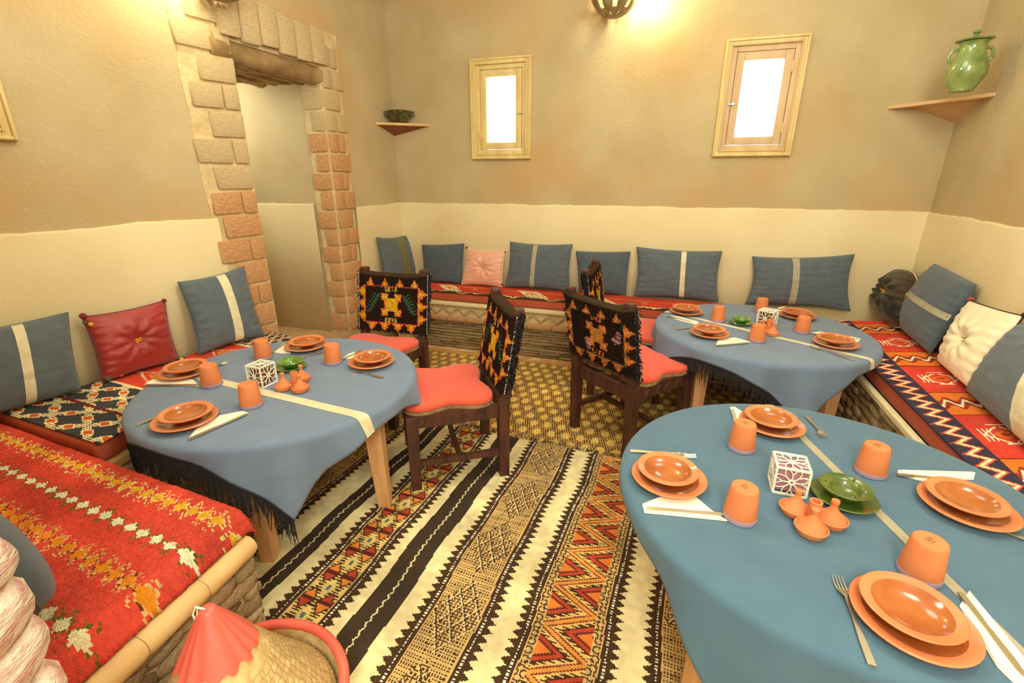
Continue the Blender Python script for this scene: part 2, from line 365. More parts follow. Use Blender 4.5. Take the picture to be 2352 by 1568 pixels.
# entrance side (behind and beside the camera)
PX = Vector((-0.86, 0.52, 0))
wall('wall_front_left', FL-ld*.02, Vector((-1.05, 0.63, 0)), 0.3, inside=Vector((-1.4, 1.6, 0)))
wall('wall_entrance_left', Vector((-1.25, 0.45, 0)), Vector((-1.25, -1.9, 0)), 0.2, inside=Vector((0, 0, 0)), m=M_ent)
wall('wall_entrance_back', Vector((-1.3, -1.9, 0)), Vector((1.3, -1.9, 0)), 0.2, inside=Vector((0, 0, 0)), m=M_ent)
wall('wall_entrance_right', Vector((RF.x, RF.y+.1, 0)), Vector((RF.x, -1.95, 0)), 0.2, inside=Vector((0, 0, 0)), m=M_ent)

# ------------------------------------------------------------------ bricks and stones
def rough_block(seed, jit=0.07, bev=0.13, seg=1):
    rs = random.Random(seed); bm = bmesh.new(); bmesh.ops.create_cube(bm, size=1.0)
    for v in bm.verts: v.co += Vector((rs.uniform(-jit, jit), rs.uniform(-jit, jit), rs.uniform(-jit, jit)))
    bmesh.ops.bevel(bm, geom=bm.edges[:], offset=bev, segments=seg, affect='EDGES')
    me = bpy.data.meshes.new('rough_block'); bm.to_mesh(me); bm.free(); me.polygons.foreach_set('use_smooth', [True]*len(me.polygons)); return me
def blocks(ms, n, jit, bev, s0, seg=1):
    out = []
    for i in range(n):
        me = rough_block(s0+i, jit, bev, seg); me.materials.append(ms[i % len(ms)]); out.append(me)
    return out
BRK = blocks([M_brick], 4, 0.03, 0.045, 10); BRK2 = blocks([M_brick2], 4, 0.03, 0.045, 20)
STN = blocks([M_stone, M_stone3, M_stone, M_stone2], 8, 0.10, 0.16, 40); STC = blocks([M_stone2, M_stone, M_stone2, M_stone3, M_brick2], 10, 0.13, 0.2, 60); STP = blocks([M_pale], 5, 0.05, 0.30, 90, 4)
rnd = random.Random(3)
def put_block(name, lib, parent, p, d, sx, sy, sz, rz=None, tilt=0.0):
    a = math.atan2(d.y, d.x) if rz is None else rz
    return inst(name, rnd.choice(lib), parent, p, (0, tilt, a), (sx, sy, sz))

# mortar backing round the door, then the bricks
def mortar(parent, p0, d, n, a0, a1, z0, z1, t=0.004):
    V = []; 
    k = int((z1-z0)/.12)
    for i in range(k+1):
        z = z0+(z1-z0)*i/k; e = 0.03*mnoise.noise(Vector((z*6, a0, 1)))
        for a in (a0+(e if a0 > 0.3 else 0), a1+(e if a0 <= 0.3 else 0)): V += [p0+d*a+n*t+Vector((0, 0, z))]
    Fc = [(2*i, 2*i+1, 2*i+3, 2*i+2) for i in range(k)]
    o = mesh('mortar', V, Fc, M_mortar, parent); o.modifiers.new('s', 'SOLIDIFY').thickness = 0.004; return o
mortar(wl, FL, ld, ln, lL-0.30, lL+0.01, 0.0, 2.75)
mortar(w2_, JR, d2, n2, -0.005, 0.22, 0.3, 2.55)
mortar(wp, JR, pd_, pn_, 0.0, 0.17, 0.27, 2.3)
z = 0.31; k = 0
while z < 2.66:
    h = 0.128+rnd.uniform(-.006, .006); wd = 0.24+(0.05 if k % 2 else -0.03)+rnd.uniform(-.02, .02)
    lib = BRK if z < 1.45 else BRK2
    if k % 2:
        put_block('brick', lib, wl, FL+ld*(lL-0.045)+ln*-.002+Vector((0, 0, z+h/2)), ld, 0.085, 0.05, h)
        put_block('brick', lib, wl, FL+ld*(lL-0.10-(wd-.1)/2)+ln*-.002+Vector((0, 0, z+h/2)), ld, wd-.1, 0.05, h)
    else: put_block('brick', lib, wl, FL+ld*(lL-wd/2)+ln*-.002+Vector((0, 0, z+h/2)), ld, wd, 0.05, h)
    z += h+0.018; k += 1
z = 0.31; k = 0
while z < 2.45:
    h = 0.125+rnd.uniform(-.006, .006); lib = BRK if z < 1.75 else BRK2
    ex = 0.03 if k % 2 else -0.02
    if k % 3 == 0: put_block('brick', lib, w2_, JR+d2*(0.10+ex/2)+n2*-.002+Vector((0, 0, z+h/2)), d2, 0.19+ex, 0.05, h)
    else:
        put_block('brick', lib, w2_, JR+d2*(0.05)+n2*-.002+Vector((0, 0, z+h/2)), d2, 0.088, 0.05, h)
        put_block('brick', lib, w2_, JR+d2*(0.155+ex/2)+n2*-.002+Vector((0, 0, z+h/2)), d2, 0.09+ex, 0.05, h)
    if z < 2.2:
        put_block('brick', lib, wp, JR+pd_*(0.075-ex/2)+pn_*.001+Vector((0, 0, z+h/2)), pd_, 0.135-ex, 0.045, h)
    z += h+0.018; k += 1
# soldier bricks over the lintel
for i in range(6):
    put_block('brick', BRK2, wo, JL+od*(-0.07+0.148*(i+.5))+on_*.012+Vector((0, 0, 2.43+rnd.uniform(-.01, .01))), od, 0.133, 0.06, 0.225)
for i in range(5):
    a = JL-od*.12-on_*(0.045+i*0.125)+Vector((0, 0, 2.245)); c = JR+od*.03-on_*(0.045+i*0.125)+Vector((0, 0, 2.25))
    if i > 0: a = JL+PD*(.045+i*.125)+Vector((0, 0, 2.26)); c = JR+PD*(.045+i*.125)+Vector((0, 0, 2.26))
    b = MB(); k = 9
    pts = [a.lerp(c, t/k)+Vector((0, 0, 0.006*math.sin(t*1.3+i))) for t in range(k+1)]
    b.tube(pts, [0.066+0.004*math.sin(t*2.1+i*2) for t in range(k+1)], 14); b.build('lintel_log', M_log, wo, True)

# ------------------------------------------------------------------ benches
def masonry(name, label, quad, ztop, faces, thin=True, body_in=0.02):
    """quad: footprint (world xy); faces: list of (p0,p1) fronts carrying stones"""
    e = thing(name, label, 'bench', (quad[0][0], quad[0][1], 0)); o0 = e.location.copy()
    b = MB(); b.prism([Vector((q[0], q[1], 0))-o0 for q in quad], 0.0, ztop-.002); b.build('bench_core', M_mortar, e)
    return e, o0
CNT = {'n': 0}
def stones_face(e, o0, p0, p1, z0, z1, inside, thin=True, rows=None, proud=0.012, a0=0.0, a1=None):
    d, n, L = frame(p0, p1, inside); a1 = L if a1 is None else a1
    z = z0
    while z < z1-0.008:
        h = rnd.uniform(0.021, 0.032) if thin else rnd.uniform(0.035, 0.065); h = min(h, z1-z)
        a = a0-rnd.uniform(0, .1)
        while a < a1:
            l = rnd.uniform(0.10, 0.26) if thin else rnd.uniform(0.07, 0.2)
            s_, f_ = max(a, a0), min(a+l, a1)
            if f_-s_ > 0.02:
                p = p0+d*(s_+f_)/2+n*(proud*rnd.uniform(.2, 1.0)-.012)+Vector((0, 0, z+h/2))-o0
                put_block('stone', STN if thin else STC, e, p, d, (f_-s_)*.985, 0.05, h*.95, tilt=rnd.uniform(-.02, .02) if thin else rnd.uniform(-.12, .12)); CNT['n'] += 1
            a += l
        z += h
# back bench
BF0 = Vector((-1.12, 4.42, 0)); BF1 = Vector((2.25, 3.275, 0))
bf_d, bf_n, bf_L = frame(BF0, BF1, INSIDE)
eb, ob = masonry('masonry_bench', 'long stone-faced masonry bench with zigzag frieze along the back wall', [BF0, BF1, BR-rd*0.0, BL], 0.47, None)
stones_face(eb, ob, BF0, BF1, 0.0, 0.285, INSIDE, True, a0=0.2, a1=2.9)
a = 0.12
while a < 3.2:
    l = rnd.uniform(.17, .24); put_block('brick', BRK, eb, BF0+bf_d*(a+l/2)+bf_n*.006+Vector((0, 0, 0.312))-ob, bf_d, l*.96, .05, .046); a += l
a = 0.15; k = 0
while a < 3.1:          # zigzag frieze
    s_ = 1 if k % 2 else -1
    o = inst('zigzag_tile', BRK2[0], eb, BF0+bf_d*(a+.04)+bf_n*.004+Vector((0, 0, 0.387))-ob, (0, s_*R(43), math.atan2(bf_d.y, bf_d.x)), (0.105, 0.03, 0.016)); a += 0.072; k += 1
b = MB(); b.beam(BF0+Vector((0, 0, .452))-ob+bf_n*.008, BF1+Vector((0, 0, .452))-ob+bf_n*.008, 0.05, 0.034); bevel(b.build('ledge', M_lo, eb), .008)
b = MB(); b.beam(BF0+Vector((0, 0, .012))-ob+bf_n*.035, BF1+Vector((0, 0, .012))-ob+bf_n*.035, 0.05, 0.022); bevel(b.build('plinth', M_brick, eb), .006)
# right bench
def RX(y, x0=2.06, y0=2.6, k=0.34): return x0+k*(y-y0)
RF0 = Vector((RX(3.30), 3.30, 0)); RF1 = Vector((RX(0.55), 0.55, 0)); RW = lambda y: Vector((BR.x-math.tan(azR)*(BR.y-y), y, 0))
er, orr = masonry('masonry_bench', 'stone-faced masonry bench along the right-hand wall beneath the orange and navy kilim', [RF0, RF1, RW(.55), RW(3.30)], 0.47, None)
stones_face(er, orr, RF0, RF1, 0.0, 0.43, INSIDE, False, a0=0.0, a1=2.2)
rfd, rfn, _ = frame(RF0, RF1, INSIDE)
b = MB(); b.beam(RF0+Vector((0, 0, .45))-orr+rfn*.006, RF1+Vector((0, 0, .45))-orr+rfn*.006, 0.045, 0.036); bevel(b.build('ledge', M_lo, er), .008)
# left bench
LB = [Vector((-1.63, 1.60, 0)), Vector((-1.46, 2.93, 0)), Vector((-1.66, 3.04, 0)), Vector((-2.33, 1.895, 0))]
el, ol = masonry('masonry_bench', 'masonry bench against the left wall below the red and blue striped cushions', LB, 0.47, None)
stones_face(el, ol, LB[0], LB[1], 0.0, 0.42, INSIDE, False)
lfd, lfn, _ = frame(LB[0], LB[1], INSIDE)
b = MB(); b.beam(LB[0]+Vector((0, 0, .452))-ol+lfn*.0, LB[1]+Vector((0, 0, .452))-ol, 0.05, 0.04); bevel(b.build('ledge', M_tile, el), .008)
# near left bench
NB = [Vector((-0.865, 1.235, 0)), Vector((-2.35, 1.875, 0)), Vector((-2.60, 1.44, 0)), Vector((-1.0, 0.70, 0))]
en, o_n = masonry('masonry_bench', 'masonry bench in the left foreground with rounded clay edge tiles', NB, 0.435, None)
stones_face(en, o_n, NB[3], NB[0], 0.0, 0.40, INSIDE, False); stones_face(en, o_n, NB[0], NB[1], 0.0, 0.42, INSIDE, False, a1=0.9)
nd, nn, nL = frame(NB[3], NB[0], INSIDE)
for i in range(3):
    a0, a1 = nL*i/3+.001, nL*(i+1)/3-.001
    b = MB(); b.tube([NB[3]+nd*a0+Vector((0, 0, .424))-o_n+nn*.010, NB[3]+nd*(a0+.012)+Vector((0, 0, .424))-o_n+nn*.010, NB[3]+nd*(a1-.012)+Vector((0, 0, .425))-o_n+nn*.010, NB[3]+nd*a1+Vector((0, 0, .425))-o_n+nn*.010], [.034, .037, .037, .034], 16)
    b.build('edge_tile', M_tile, en, True)
# whitewashed stone pillar by the camera
ep = thing('stone_pillar', 'pale pink and cream whitewashed stone pillar at the lower left edge', 'pillar', (-0.918, 0.43, 0))
b = MB(); b.box((-.02, -.02, 1.1), (0.24, 0.24, 2.2)); b.build('pillar_core', M_mortar, ep)
def slab(seed):
    n = 40; rings = [(.80, -.5), (.93, -.42), (.99, -.22), (1.0, 0), (.985, .22), (.93, .40), (.80, .5)]; V = []; Fc = []
    for f, z_ in rings:
        for k_ in range(n):
            a_ = 2*math.pi*k_/n; c_, s_ = math.cos(a_), math.sin(a_); r_ = f*(abs(c_)**5+abs(s_)**5)**(-1/5)*.5
            r_ *= 1+.035*mnoise.noise(Vector((c_*3+seed*7, s_*3, z_*2)))+.02*mnoise.noise(Vector((c_*9, s_*9+seed*3, z_*6)))
            V.append((r_*c_, r_*s_, z_+.05*mnoise.noise(Vector((c_*4, s_*4, seed)))))
    for i_ in range(len(rings)-1):
        for k_ in range(n): Fc.append((i_*n+k_, i_*n+(k_+1) % n, (i_+1)*n+(k_+1) % n, (i_+1)*n+k_))
    Fc += [tuple(reversed(range(n))), tuple((len(rings)-1)*n+k_ for k_ in range(n))]
    me = bpy.data.meshes.new('slab'); me.from_pydata(V, [], Fc); me.materials.append(M_pale); me.polygons.foreach_set('use_smooth', [True]*len(me.polygons)); return me
SLB = [slab(q_) for q_ in range(5)]
z = 0.0; k = 0
while z < 1.5:
    h = rnd.uniform(.075, .098)
    inst('stone', SLB[k % 5], ep, (.0+rnd.uniform(-.008, .008), .01+rnd.uniform(-.008, .008), z+h/2), (rnd.uniform(-.05, .05), rnd.uniform(-.05, .05), rnd.uniform(-.06, .06)), (.335+rnd.uniform(-.012, .012), .335, h*1.04))
    z += h; k += 1

# mattresses -------------------------------------------------------
def mattress(name, label, quad, z0, z1, inset=0.0, m=M_mattress, over=0.012):
    c = sum(quad, Vector())/4; e = MB()
    Q = [q+(q-c).normalized()*over if True else q for q in quad]
    b = MB(); b.prism([q-Vector((c.x, c.y, 0)) for q in Q], 0, z1-z0)
    o = b.build(name, m); o.location = (c.x, c.y, z0); bm = o.modifiers.new('bevel', 'BEVEL'); bm.width = 0.022; bm.segments = 4; bm.limit_method = 'ANGLE'
    for p in o.data.polygons: p.use_smooth = True
    return props(o, label, 'mattress')
BMq = [BF0+bf_n*.012, BF1+bf_n*.012-bf_d*.02, BF1-bf_n*.30, BL+bn*.02+bd*.06]
mattress('bench_mattress', 'rust-coloured mattress on the long bench along the back wall', [BF0+bf_n*.004+bf_d*.05, BF1+bf_n*.004-bf_d*.06, Vector((2.31, 3.56, 0)), BL+bn*.03+bd*.06], 0.47, 0.56)
mattress('bench_mattress', 'rust-coloured mattress on the bench along the right wall', [RF0+Vector((0, .0, 0)), RF1, RW(.56)+rn*.03, RW(3.25)+rn*.03], 0.47, 0.56)
mattress('bench_mattress', 'brick-red mattress on the left wall bench', [LB[0]+Vector((0, .012, 0)), LB[1], LB[2]+ln*.02, LB[3]+ln*.03+Vector((0.02, .0, 0))], 0.47, 0.56)
mattress('bench_mattress', 'thin mattress hidden under the shaggy red carpet in the left foreground', [NB[0]+Vector((-.02, -.0, 0)), NB[1]+Vector((.03, -.03, 0)), NB[2]+Vector((.06, .02, 0)), NB[3]+Vector((-.01, .02, 0))], 0.462, 0.526, over=0.0)

# ------------------------------------------------------------------ woven patterns (one colour per woven cell)
BRN = (72, 50, 30); CRM = (232, 212, 158); DK = (64, 48, 34)
def tri(x): return np.abs((x % 1.0)-0.5)*2
def rug_front(s, t):
    C = np.empty(s.shape+(3,)); C[:] = CRM
    wv = 0.006*np.sin(t*5.1)+0.004*np.sin(t*13.7+1); s = s+wv
    def setc(mask, c): C[mask] = c
    def border(b, side):
        q = (s-b)*side
        tooth = 0.016+0.030*(1-tri(t/0.036))
        setc((q > -0.016) & (q < tooth), BRN)
        setc((np.abs(s-b) < 0.004) & ((t/0.013) % 1 < 0.5), (236, 226, 200))
        setc((q < -0.016) & (q > -0.021), (214, 170, 110))
    # dark stripes
    for a, b in ((-1.500, -1.400), (-1.030, -0.895)):
        setc((s > a) & (s < b), (66, 52, 38)); c = (a+b)/2; setc(np.abs(s-c-0.005*(tri(t/.034)*2-1)) < 0.0036, (226, 208, 160))
    def lattice(a, b, ph=0.0):
        mk = (s > a) & (s < b); setc(mk, (202, 166, 104))
        dots = (((s/0.011) % 1 < .55) & ((t/0.013) % 1 < .5)); setc(mk & dots, BRN)
        u = (s-(a+b)/2)/((b-a)/2); v = ((t+ph)/0.36) % 1*2-1
        big = mk & (np.abs(u)+np.abs(v)*1.15 < 1.12)
        p = 0.062; x1 = (s*1.0+t*0.62)/p; x2 = (s*1.0-t*0.62)/p
        setc(big, (206, 170, 110)); g = (tri(x1*4) < .5) ^ (tri(x2*4) < .5); setc(big & g, (84, 58, 34))
        gr = (x1 % 1 < .1) | (x2 % 1 < .1); setc(big & gr, (226, 196, 140)); gr2 = ((x1 % 1 > .1) & (x1 % 1 < .2)) | ((x2 % 1 > .1) & (x2 % 1 < .2)); setc(big & gr2, BRN)
    lattice(-2.1, -1.625); lattice(-0.770, -0.590, .1); lattice(0.045, 1.3, .2)
    # band B : red and orange lozenges either side of a toothed cream spine
    a, b = -1.283, -1.131; mk = (s > a) & (s < b); u = (s-(a+b)/2)/((b-a)/2); v = (t/0.135) % 1*2-1
    setc(mk, (226, 192, 112)); ua = np.abs(np.abs(u)-0.55)/0.62; dd = ua+np.abs(v)
    comb = (t/0.013) % 1 < .5; setc(mk & (dd < 1.22) & comb, (70, 50, 34)); setc(mk & (dd < 0.84), (84, 46, 34))
    setc(mk & (dd < 0.68), (178, 66, 44)); setc(mk & (dd < 0.68) & (((u > 0) ^ (v > 0))), (222, 130, 50)); setc(mk & (dd < .74) & (np.abs(v) < .12), (90, 40, 36))
    setc(mk & (np.abs(u) < .1) & (np.abs(v) > .8), (96, 110, 110))
    # band D : toothed triangles between zigzag lines, lattice outside
    a, b = -0.400, -0.150; mk = (s > a) & (s < b); setc(mk, (208, 172, 108))
    x1 = (s+t)/0.034; x2 = (s-t)/0.034; setc(mk & ((x1 % 1 < .35) ^ (x2 % 1 < .35)), (84, 60, 36))
    u = (s-(a+b)/2)/((b-a)/2); per = 0.19; zz = tri(t/per)*2-1
    ins = mk & (np.abs(u) < 0.72); setc(ins, (232, 186, 106))
    side = u-zz*0.72
    setc(ins & (np.abs(side) < .13), (226, 150, 70)); setc(ins & (np.abs(np.abs(side)-.17) < .05), (128, 60, 38))
    comb = (t/0.014) % 1 < .5
    q = np.abs(side); setc(ins & (q > .34) & (q < .62) & comb, (72, 54, 38)); setc(ins & (q >= .62), (186, 70, 44)); setc(ins & (q > .85) & (q < 1.0), (104, 46, 40)); setc(ins & (q >= 1.0), (224, 124, 52))
    setc(ins & (q > .52) & (q < .62), (80, 46, 36))
    border(-1.655, 1)
    for bb, sd in ((-1.300, -1), (-1.113, 1), (-0.790, -1), (-0.572, 1), (-0.418, -1), (-0.132, 1), (0.032, -1)): border(bb, sd)
    n = vnoise(s.shape, 5, 1)*.14+vnoise(s.shape, 28, 2)*.16; C *= (0.90+n)[..., None]
    C *= (0.97+0.03*np.random.RandomState(5).rand(*s.shape))[..., None]
    return np.clip(C, 0, 255)
AZR = R(21.4); RD = Vector((math.sin(AZR), math.cos(AZR), 0)); RN = Vector((RD.y, -RD.x, 0))
def rug(name, label, s0, s1, t0, t1, cell, fn, d, n, zb=0.004, thick=0.006, amp=0.003, seed=3, edge=0.0):
    ns = int((s1-s0)/cell)+1; nt_ = int((t1-t0)/cell)+1
    s = np.linspace(s0, s1, ns); t = np.linspace(t0, t1, nt_); S, T = np.meshgrid(s, t)
    h = zb+thick+amp*(vnoise(S.shape, 0.16/cell, seed)-.5)*2
    if edge: h += 0
    P = np.empty(S.shape+(3,)); ew = 0.008*np.sin(T*9)*0
    P[..., 0] = d.x*T+n.x*S; P[..., 1] = d.y*T+n.y*S; P[..., 2] = h
    # edges turn down to the floor so the rug has body
    P[0, :, 2] = P[-1, :, 2] = 0.0; P[:, 0, 2] = P[:, -1, 2] = 0.0
    C = fn(S[:-1, :-1]+cell/2, T[:-1, :-1]+cell/2)
    return grid_surface(name, P, C, M_attr)
o = rug('kilim_rug', '', -1.98, 0.98, 0.35, 2.42, 0.005, rug_front, RD, RN, zb=0.010, amp=0.003)
props(o, 'striped cream, brown and rust kilim rug in the centre foreground', 'rug')
# its knotted end fringe
b = MB(); rs = random.Random(9)
s = -1.96
while s < 0.95:
    p = RD*2.42+RN*s+Vector((0, 0, .012)); L_ = rs.uniform(.03, .065); q = p+RD*L_+RN*rs.uniform(-.03, .03)-Vector((0, 0, .004))
    b.tube([p, p.lerp(q, .5)+RN*rs.uniform(-.012, .012)+Vector((0, 0, rs.uniform(.002, .01))), q], [.0035, .003, .0015], 4); s += rs.uniform(.006, .016)
b.m = 0; f = b.build('end_fringe', mat('rug_fringe', (170, 140, 96), 0.9, (66, 50, 36), 30, (.45, .55)), o); f['kind'] = 'stuff'

def rug_back(s, t):
    C = np.empty(s.shape+(3,)); C[:] = (230, 190, 100)
    px_, py_ = 0.094, 0.200; x = s/px_; y = t/py_; n1 = vnoise(s.shape, 60, 14); x = x+.12*n1
    # staggered eight-pointed stars
    def star(cx, cy):
        a = np.abs(((x-cx) % 1)-.5)*px_; c = np.abs(((y-cy) % 1)-.5)*py_/1.45
        return np.minimum(a+c, np.maximum(a, c)*1.42), a, c
    d1, a1_, c1_ = star(0, 0); d2_, a2_, c2_ = star(.5, .5); d = np.minimum(d1, d2_)
    st = np.abs(np.cos(np.arctan2(np.where(d1 < d2_, c1_, c2_), np.where(d1 < d2_, a1_, a2_))*4))
    edge = 0.0262+.0045*st; net = d > edge; C[net] = (78, 44, 30)
    g = 0.0155; cx = (s/g+t/g*.25) % 1; cy = (t/g-s/g*.25) % 1; hole = (np.abs(cx-.5) < .30) & (np.abs(cy-.5) < .31)
    C[net & hole] = (222, 178, 100); C[net & (np.abs(d-.040) < .0026) & (cx > .5)] = (206, 160, 84)
    C[(d < .006)] = (206, 158, 78)
    fr = (t > 3.74); C[fr] = (214, 168, 86)
    C[fr & ((s/0.03) % 1 < .5) & ((t/0.02) % 1 < .5)] = (120, 80, 46)
    n = vnoise(s.shape, 4, 11)*.12+vnoise(s.shape, 30, 12)*.14; C *= (0.88+n)[..., None]; return np.clip(C, 0, 255)
BD = Vector((bd.x, bd.y, 0)); BDn = Vector((-bd.y, bd.x, 0))
o = rug('patterned_carpet', '', -2.35, 1.25, 2.25, 3.86, 0.0046, rug_back, BDn, BD, zb=0.0, thick=0.005, amp=0.001, seed=8)
props(o, 'yellow carpet with a dark brown star lattice in front of the back bench', 'rug')

NSH = (nn.x, nn.y)
# bench covers ------------------------------------------------------
def cover(name, label, quad, z, cell, fn, drop=0.03, r=0.014, m=M_attr, over=0.012, jit=0.0, front=True, side=False, lift=0.006, seed=4, ends=0.0):
    """quad: [front0, front1, back1, back0]; a runs along the front, b from the wall (0) to the front edge (1) and on over it"""
    f0, f1, b1, b0 = [np.array(q)[:2] for q in quad]
    La = np.linalg.norm(f1-f0); Lb = (np.linalg.norm(f0-b0)+np.linalg.norm(f1-b1))/2
    na = int(La/cell)+1; nb = int((Lb+drop)/cell)+1
    A = np.linspace(0, La, na); B = np.linspace(0, Lb+drop, nb); S, T = np.meshgrid(A, B); a = S/La
    tt = np.minimum(T, Lb)/Lb; ex = np.maximum(T-Lb, 0)
    P = np.empty(S.shape+(3,))
    dd = (f1-f0)/La; n = np.array([-dd[1], dd[0]]);
    if np.dot(n, (f0-b0)) < 0: n = -n
    ang = np.minimum(ex/r, math.pi/2); ox = r*np.sin(ang); oz = -r*(1-np.cos(ang))-np.maximum(ex-r*math.pi/2, 0)
    for i in (0, 1): P[..., i] = (b0[i]*(1-a)+b1[i]*a)*(1-tt)+(f0[i]*(1-a)+f1[i]*a)*tt+n[i]*ox
    P[..., 2] = z+lift+oz+0.003*(vnoise(S.shape, 0.09/cell, seed)-.5)
    if side:
        k = max(3, int(0.04/cell))
        for j in range(k):
            f = (k-j)/k; P[:, -1-j, 2] -= 0.072*f**1.6; P[:, -1-j, :2] += np.array(NSH)[None]*0.012*f if side else 0
    if jit:
        rs = np.random.RandomState(seed); P[..., 2] += jit*(rs.rand(*S.shape)-.3); P[..., 0] += jit*.6*(rs.rand(*S.shape)-.5); P[..., 1] += jit*.6*(rs.rand(*S.shape)-.5)
    C = fn(S[:-1, :-1]+cell/2, T[:-1, :-1]+cell/2, La, Lb, drop)
    o = grid_surface(name, P, C, m); so = o.modifiers.new('solid', 'SOLIDIFY'); so.thickness = 0.004; so.offset = -1 if False else 0
    return props(o, label, 'bench cover')
def finish(C, s, k=.14):
    n = vnoise(s.shape, 3, 21)*k*.6+vnoise(s.shape, 22, 22)*k; C *= (1-.8*k+n)[..., None]; return np.clip(C, 0, 255)
def pat_right(s, t, La, Lb, drop):
    C = np.empty(s.shape+(3,)); C[:] = (216, 70, 52)
    q = (Lb+drop)-t                                   # distance from the front edge
    P_ = 0.60; v = ((s+0.10)/P_) % 1                  # repeats along the bench
    band = np.abs(v-.5) < .20                          # orange band
    C[band] = (232, 120, 44)
    C[np.abs(np.abs(v-.5)-.20) < .008] = (120, 36, 30)
    ww = 0.035*np.sin(t*2*math.pi/0.085)
    dq = (v-.5)+ww; C[band & (np.abs(dq) < .075)] = (150, 56, 36); dz = (v-.5)+0.05*np.sin(t*2*math.pi/0.085-.4); C[band & (np.abs(dz) < .022)] = (240, 222, 176)
    # hooked diamonds on the red fields
    vv = (((v+.5) % 1)-.5)*P_; uu = (t-Lb*0.42)
    def line(a0, b0, a1, b1, wd, c):
        dx, dy = a1-a0, b1-b0; L2 = dx*dx+dy*dy; k = np.clip(((uu-a0)*dx+(vv-b0)*dy)/L2, 0, 1)
        C[(np.hypot(uu-a0-k*dx, vv-b0-k*dy) < wd) & ~band] = c
    C[((np.abs(uu)/.062+np.abs(vv)/.034) < 1) & ~band] = (232, 116, 44); C[((np.abs(uu)/.03+np.abs(vv)/.017) < 1) & ~band] = (176, 60, 34)
    cr = (244, 230, 190)
    for s1 in (-1, 1):
        line(-.085, s1*.012, .02, s1*.062, .0055, cr) if False else None
        line(s1*.012, -.066, s1*.088, -.004, .0045, cr); line(s1*.012, .066, s1*.088, .004, .0045, cr)
        for k in (0, 1, 2):
            line(s1*(.055+.022*k), -.05, s1*(.055+.022*k), .05, .0028, cr)
        line(-.04, s1*.085, .04, s1*.085, .003, cr) if s1 < 0 else line(-.03, .072, .03, .072, .006, cr)
    # navy, coral and cream zigzag along the front
    eb = q < 0.135; per = 0.082; z = tri(s/per)*0.066+0.034; ds = (q-z)
    C[eb] = (62, 54, 70); C[eb & (np.abs(ds) < 0.026)] = (214, 72, 48); C[eb & (np.abs(ds) < .016)] = (240, 150, 100); C[eb & (np.abs(ds) < 0.0095)] = (246, 226, 174)
    C[(q > .135) & (q < .139)] = (120, 36, 30)
    bk = t < 0.05; C[bk] = (62, 54, 70); C[bk & (tri(s/.05) > t/.05)] = (214, 80, 52)
    return finish(C, s)
RK = [RF0+Vector((.0, -.02, 0)), RF1, RW(.56)+rn*.03, RW(3.25)+rn*.03]
cover('bench_kilim', 'red, orange and navy kilim with cream zigzags on the right wall bench', RK, 0.56, 0.0065, pat_right, drop=0.018, over=0)
def pat_back(s, t, La, Lb, drop):
    C = np.empty(s.shape+(3,)); C[:] = (206, 70, 48); q = (Lb+drop)-t
    C[q < .05] = (198, 66, 46)
    e = q-(0.016+0.008*np.sin(s*16)+.006*np.sin(s*37)); C[(e < .012)] = (74, 62, 42); C[np.abs(e) < .004] = (228, 196, 128)
    for c, wd in ((0.58, .17), (1.38, .19), (1.95, .19), (3.0, .15)):
        mk = (np.abs(s-c+q*.6) < wd/2) & (q > .03) & (q < .24); C[mk] = (240, 222, 170)
        v = (s-c+q*.6); C[mk & (np.abs((v*22) % 1-.5) < .14) & (np.abs(q-.09) < .035)] = (186, 60, 40); C[mk & ((np.abs(v*9)+np.abs(q-.15)*16) < .5)] = (210, 120, 60)
    z = (s/.5) % 1; C[(np.abs(z-.5) < .06) & (q > .09) & (np.abs(q-.14) < .03*(1-np.abs(z-.5)/.06))] = (206, 150, 84)
    C[(np.abs(q-.20) < .01)] = (220, 140, 70)
    return finish(C, s)
BK = [BF0+bf_n*.004+bf_d*.06, BF1+bf_n*.004-bf_d*.08, Vector((2.28, 3.57, 0)), BL+bn*.04+bd*.06]
cover('bench_kilim', 'red kilim with cream patches and dark wavy hem on the back bench', BK, 0.56, 0.0065, pat_back, drop=0.02, r=.012)
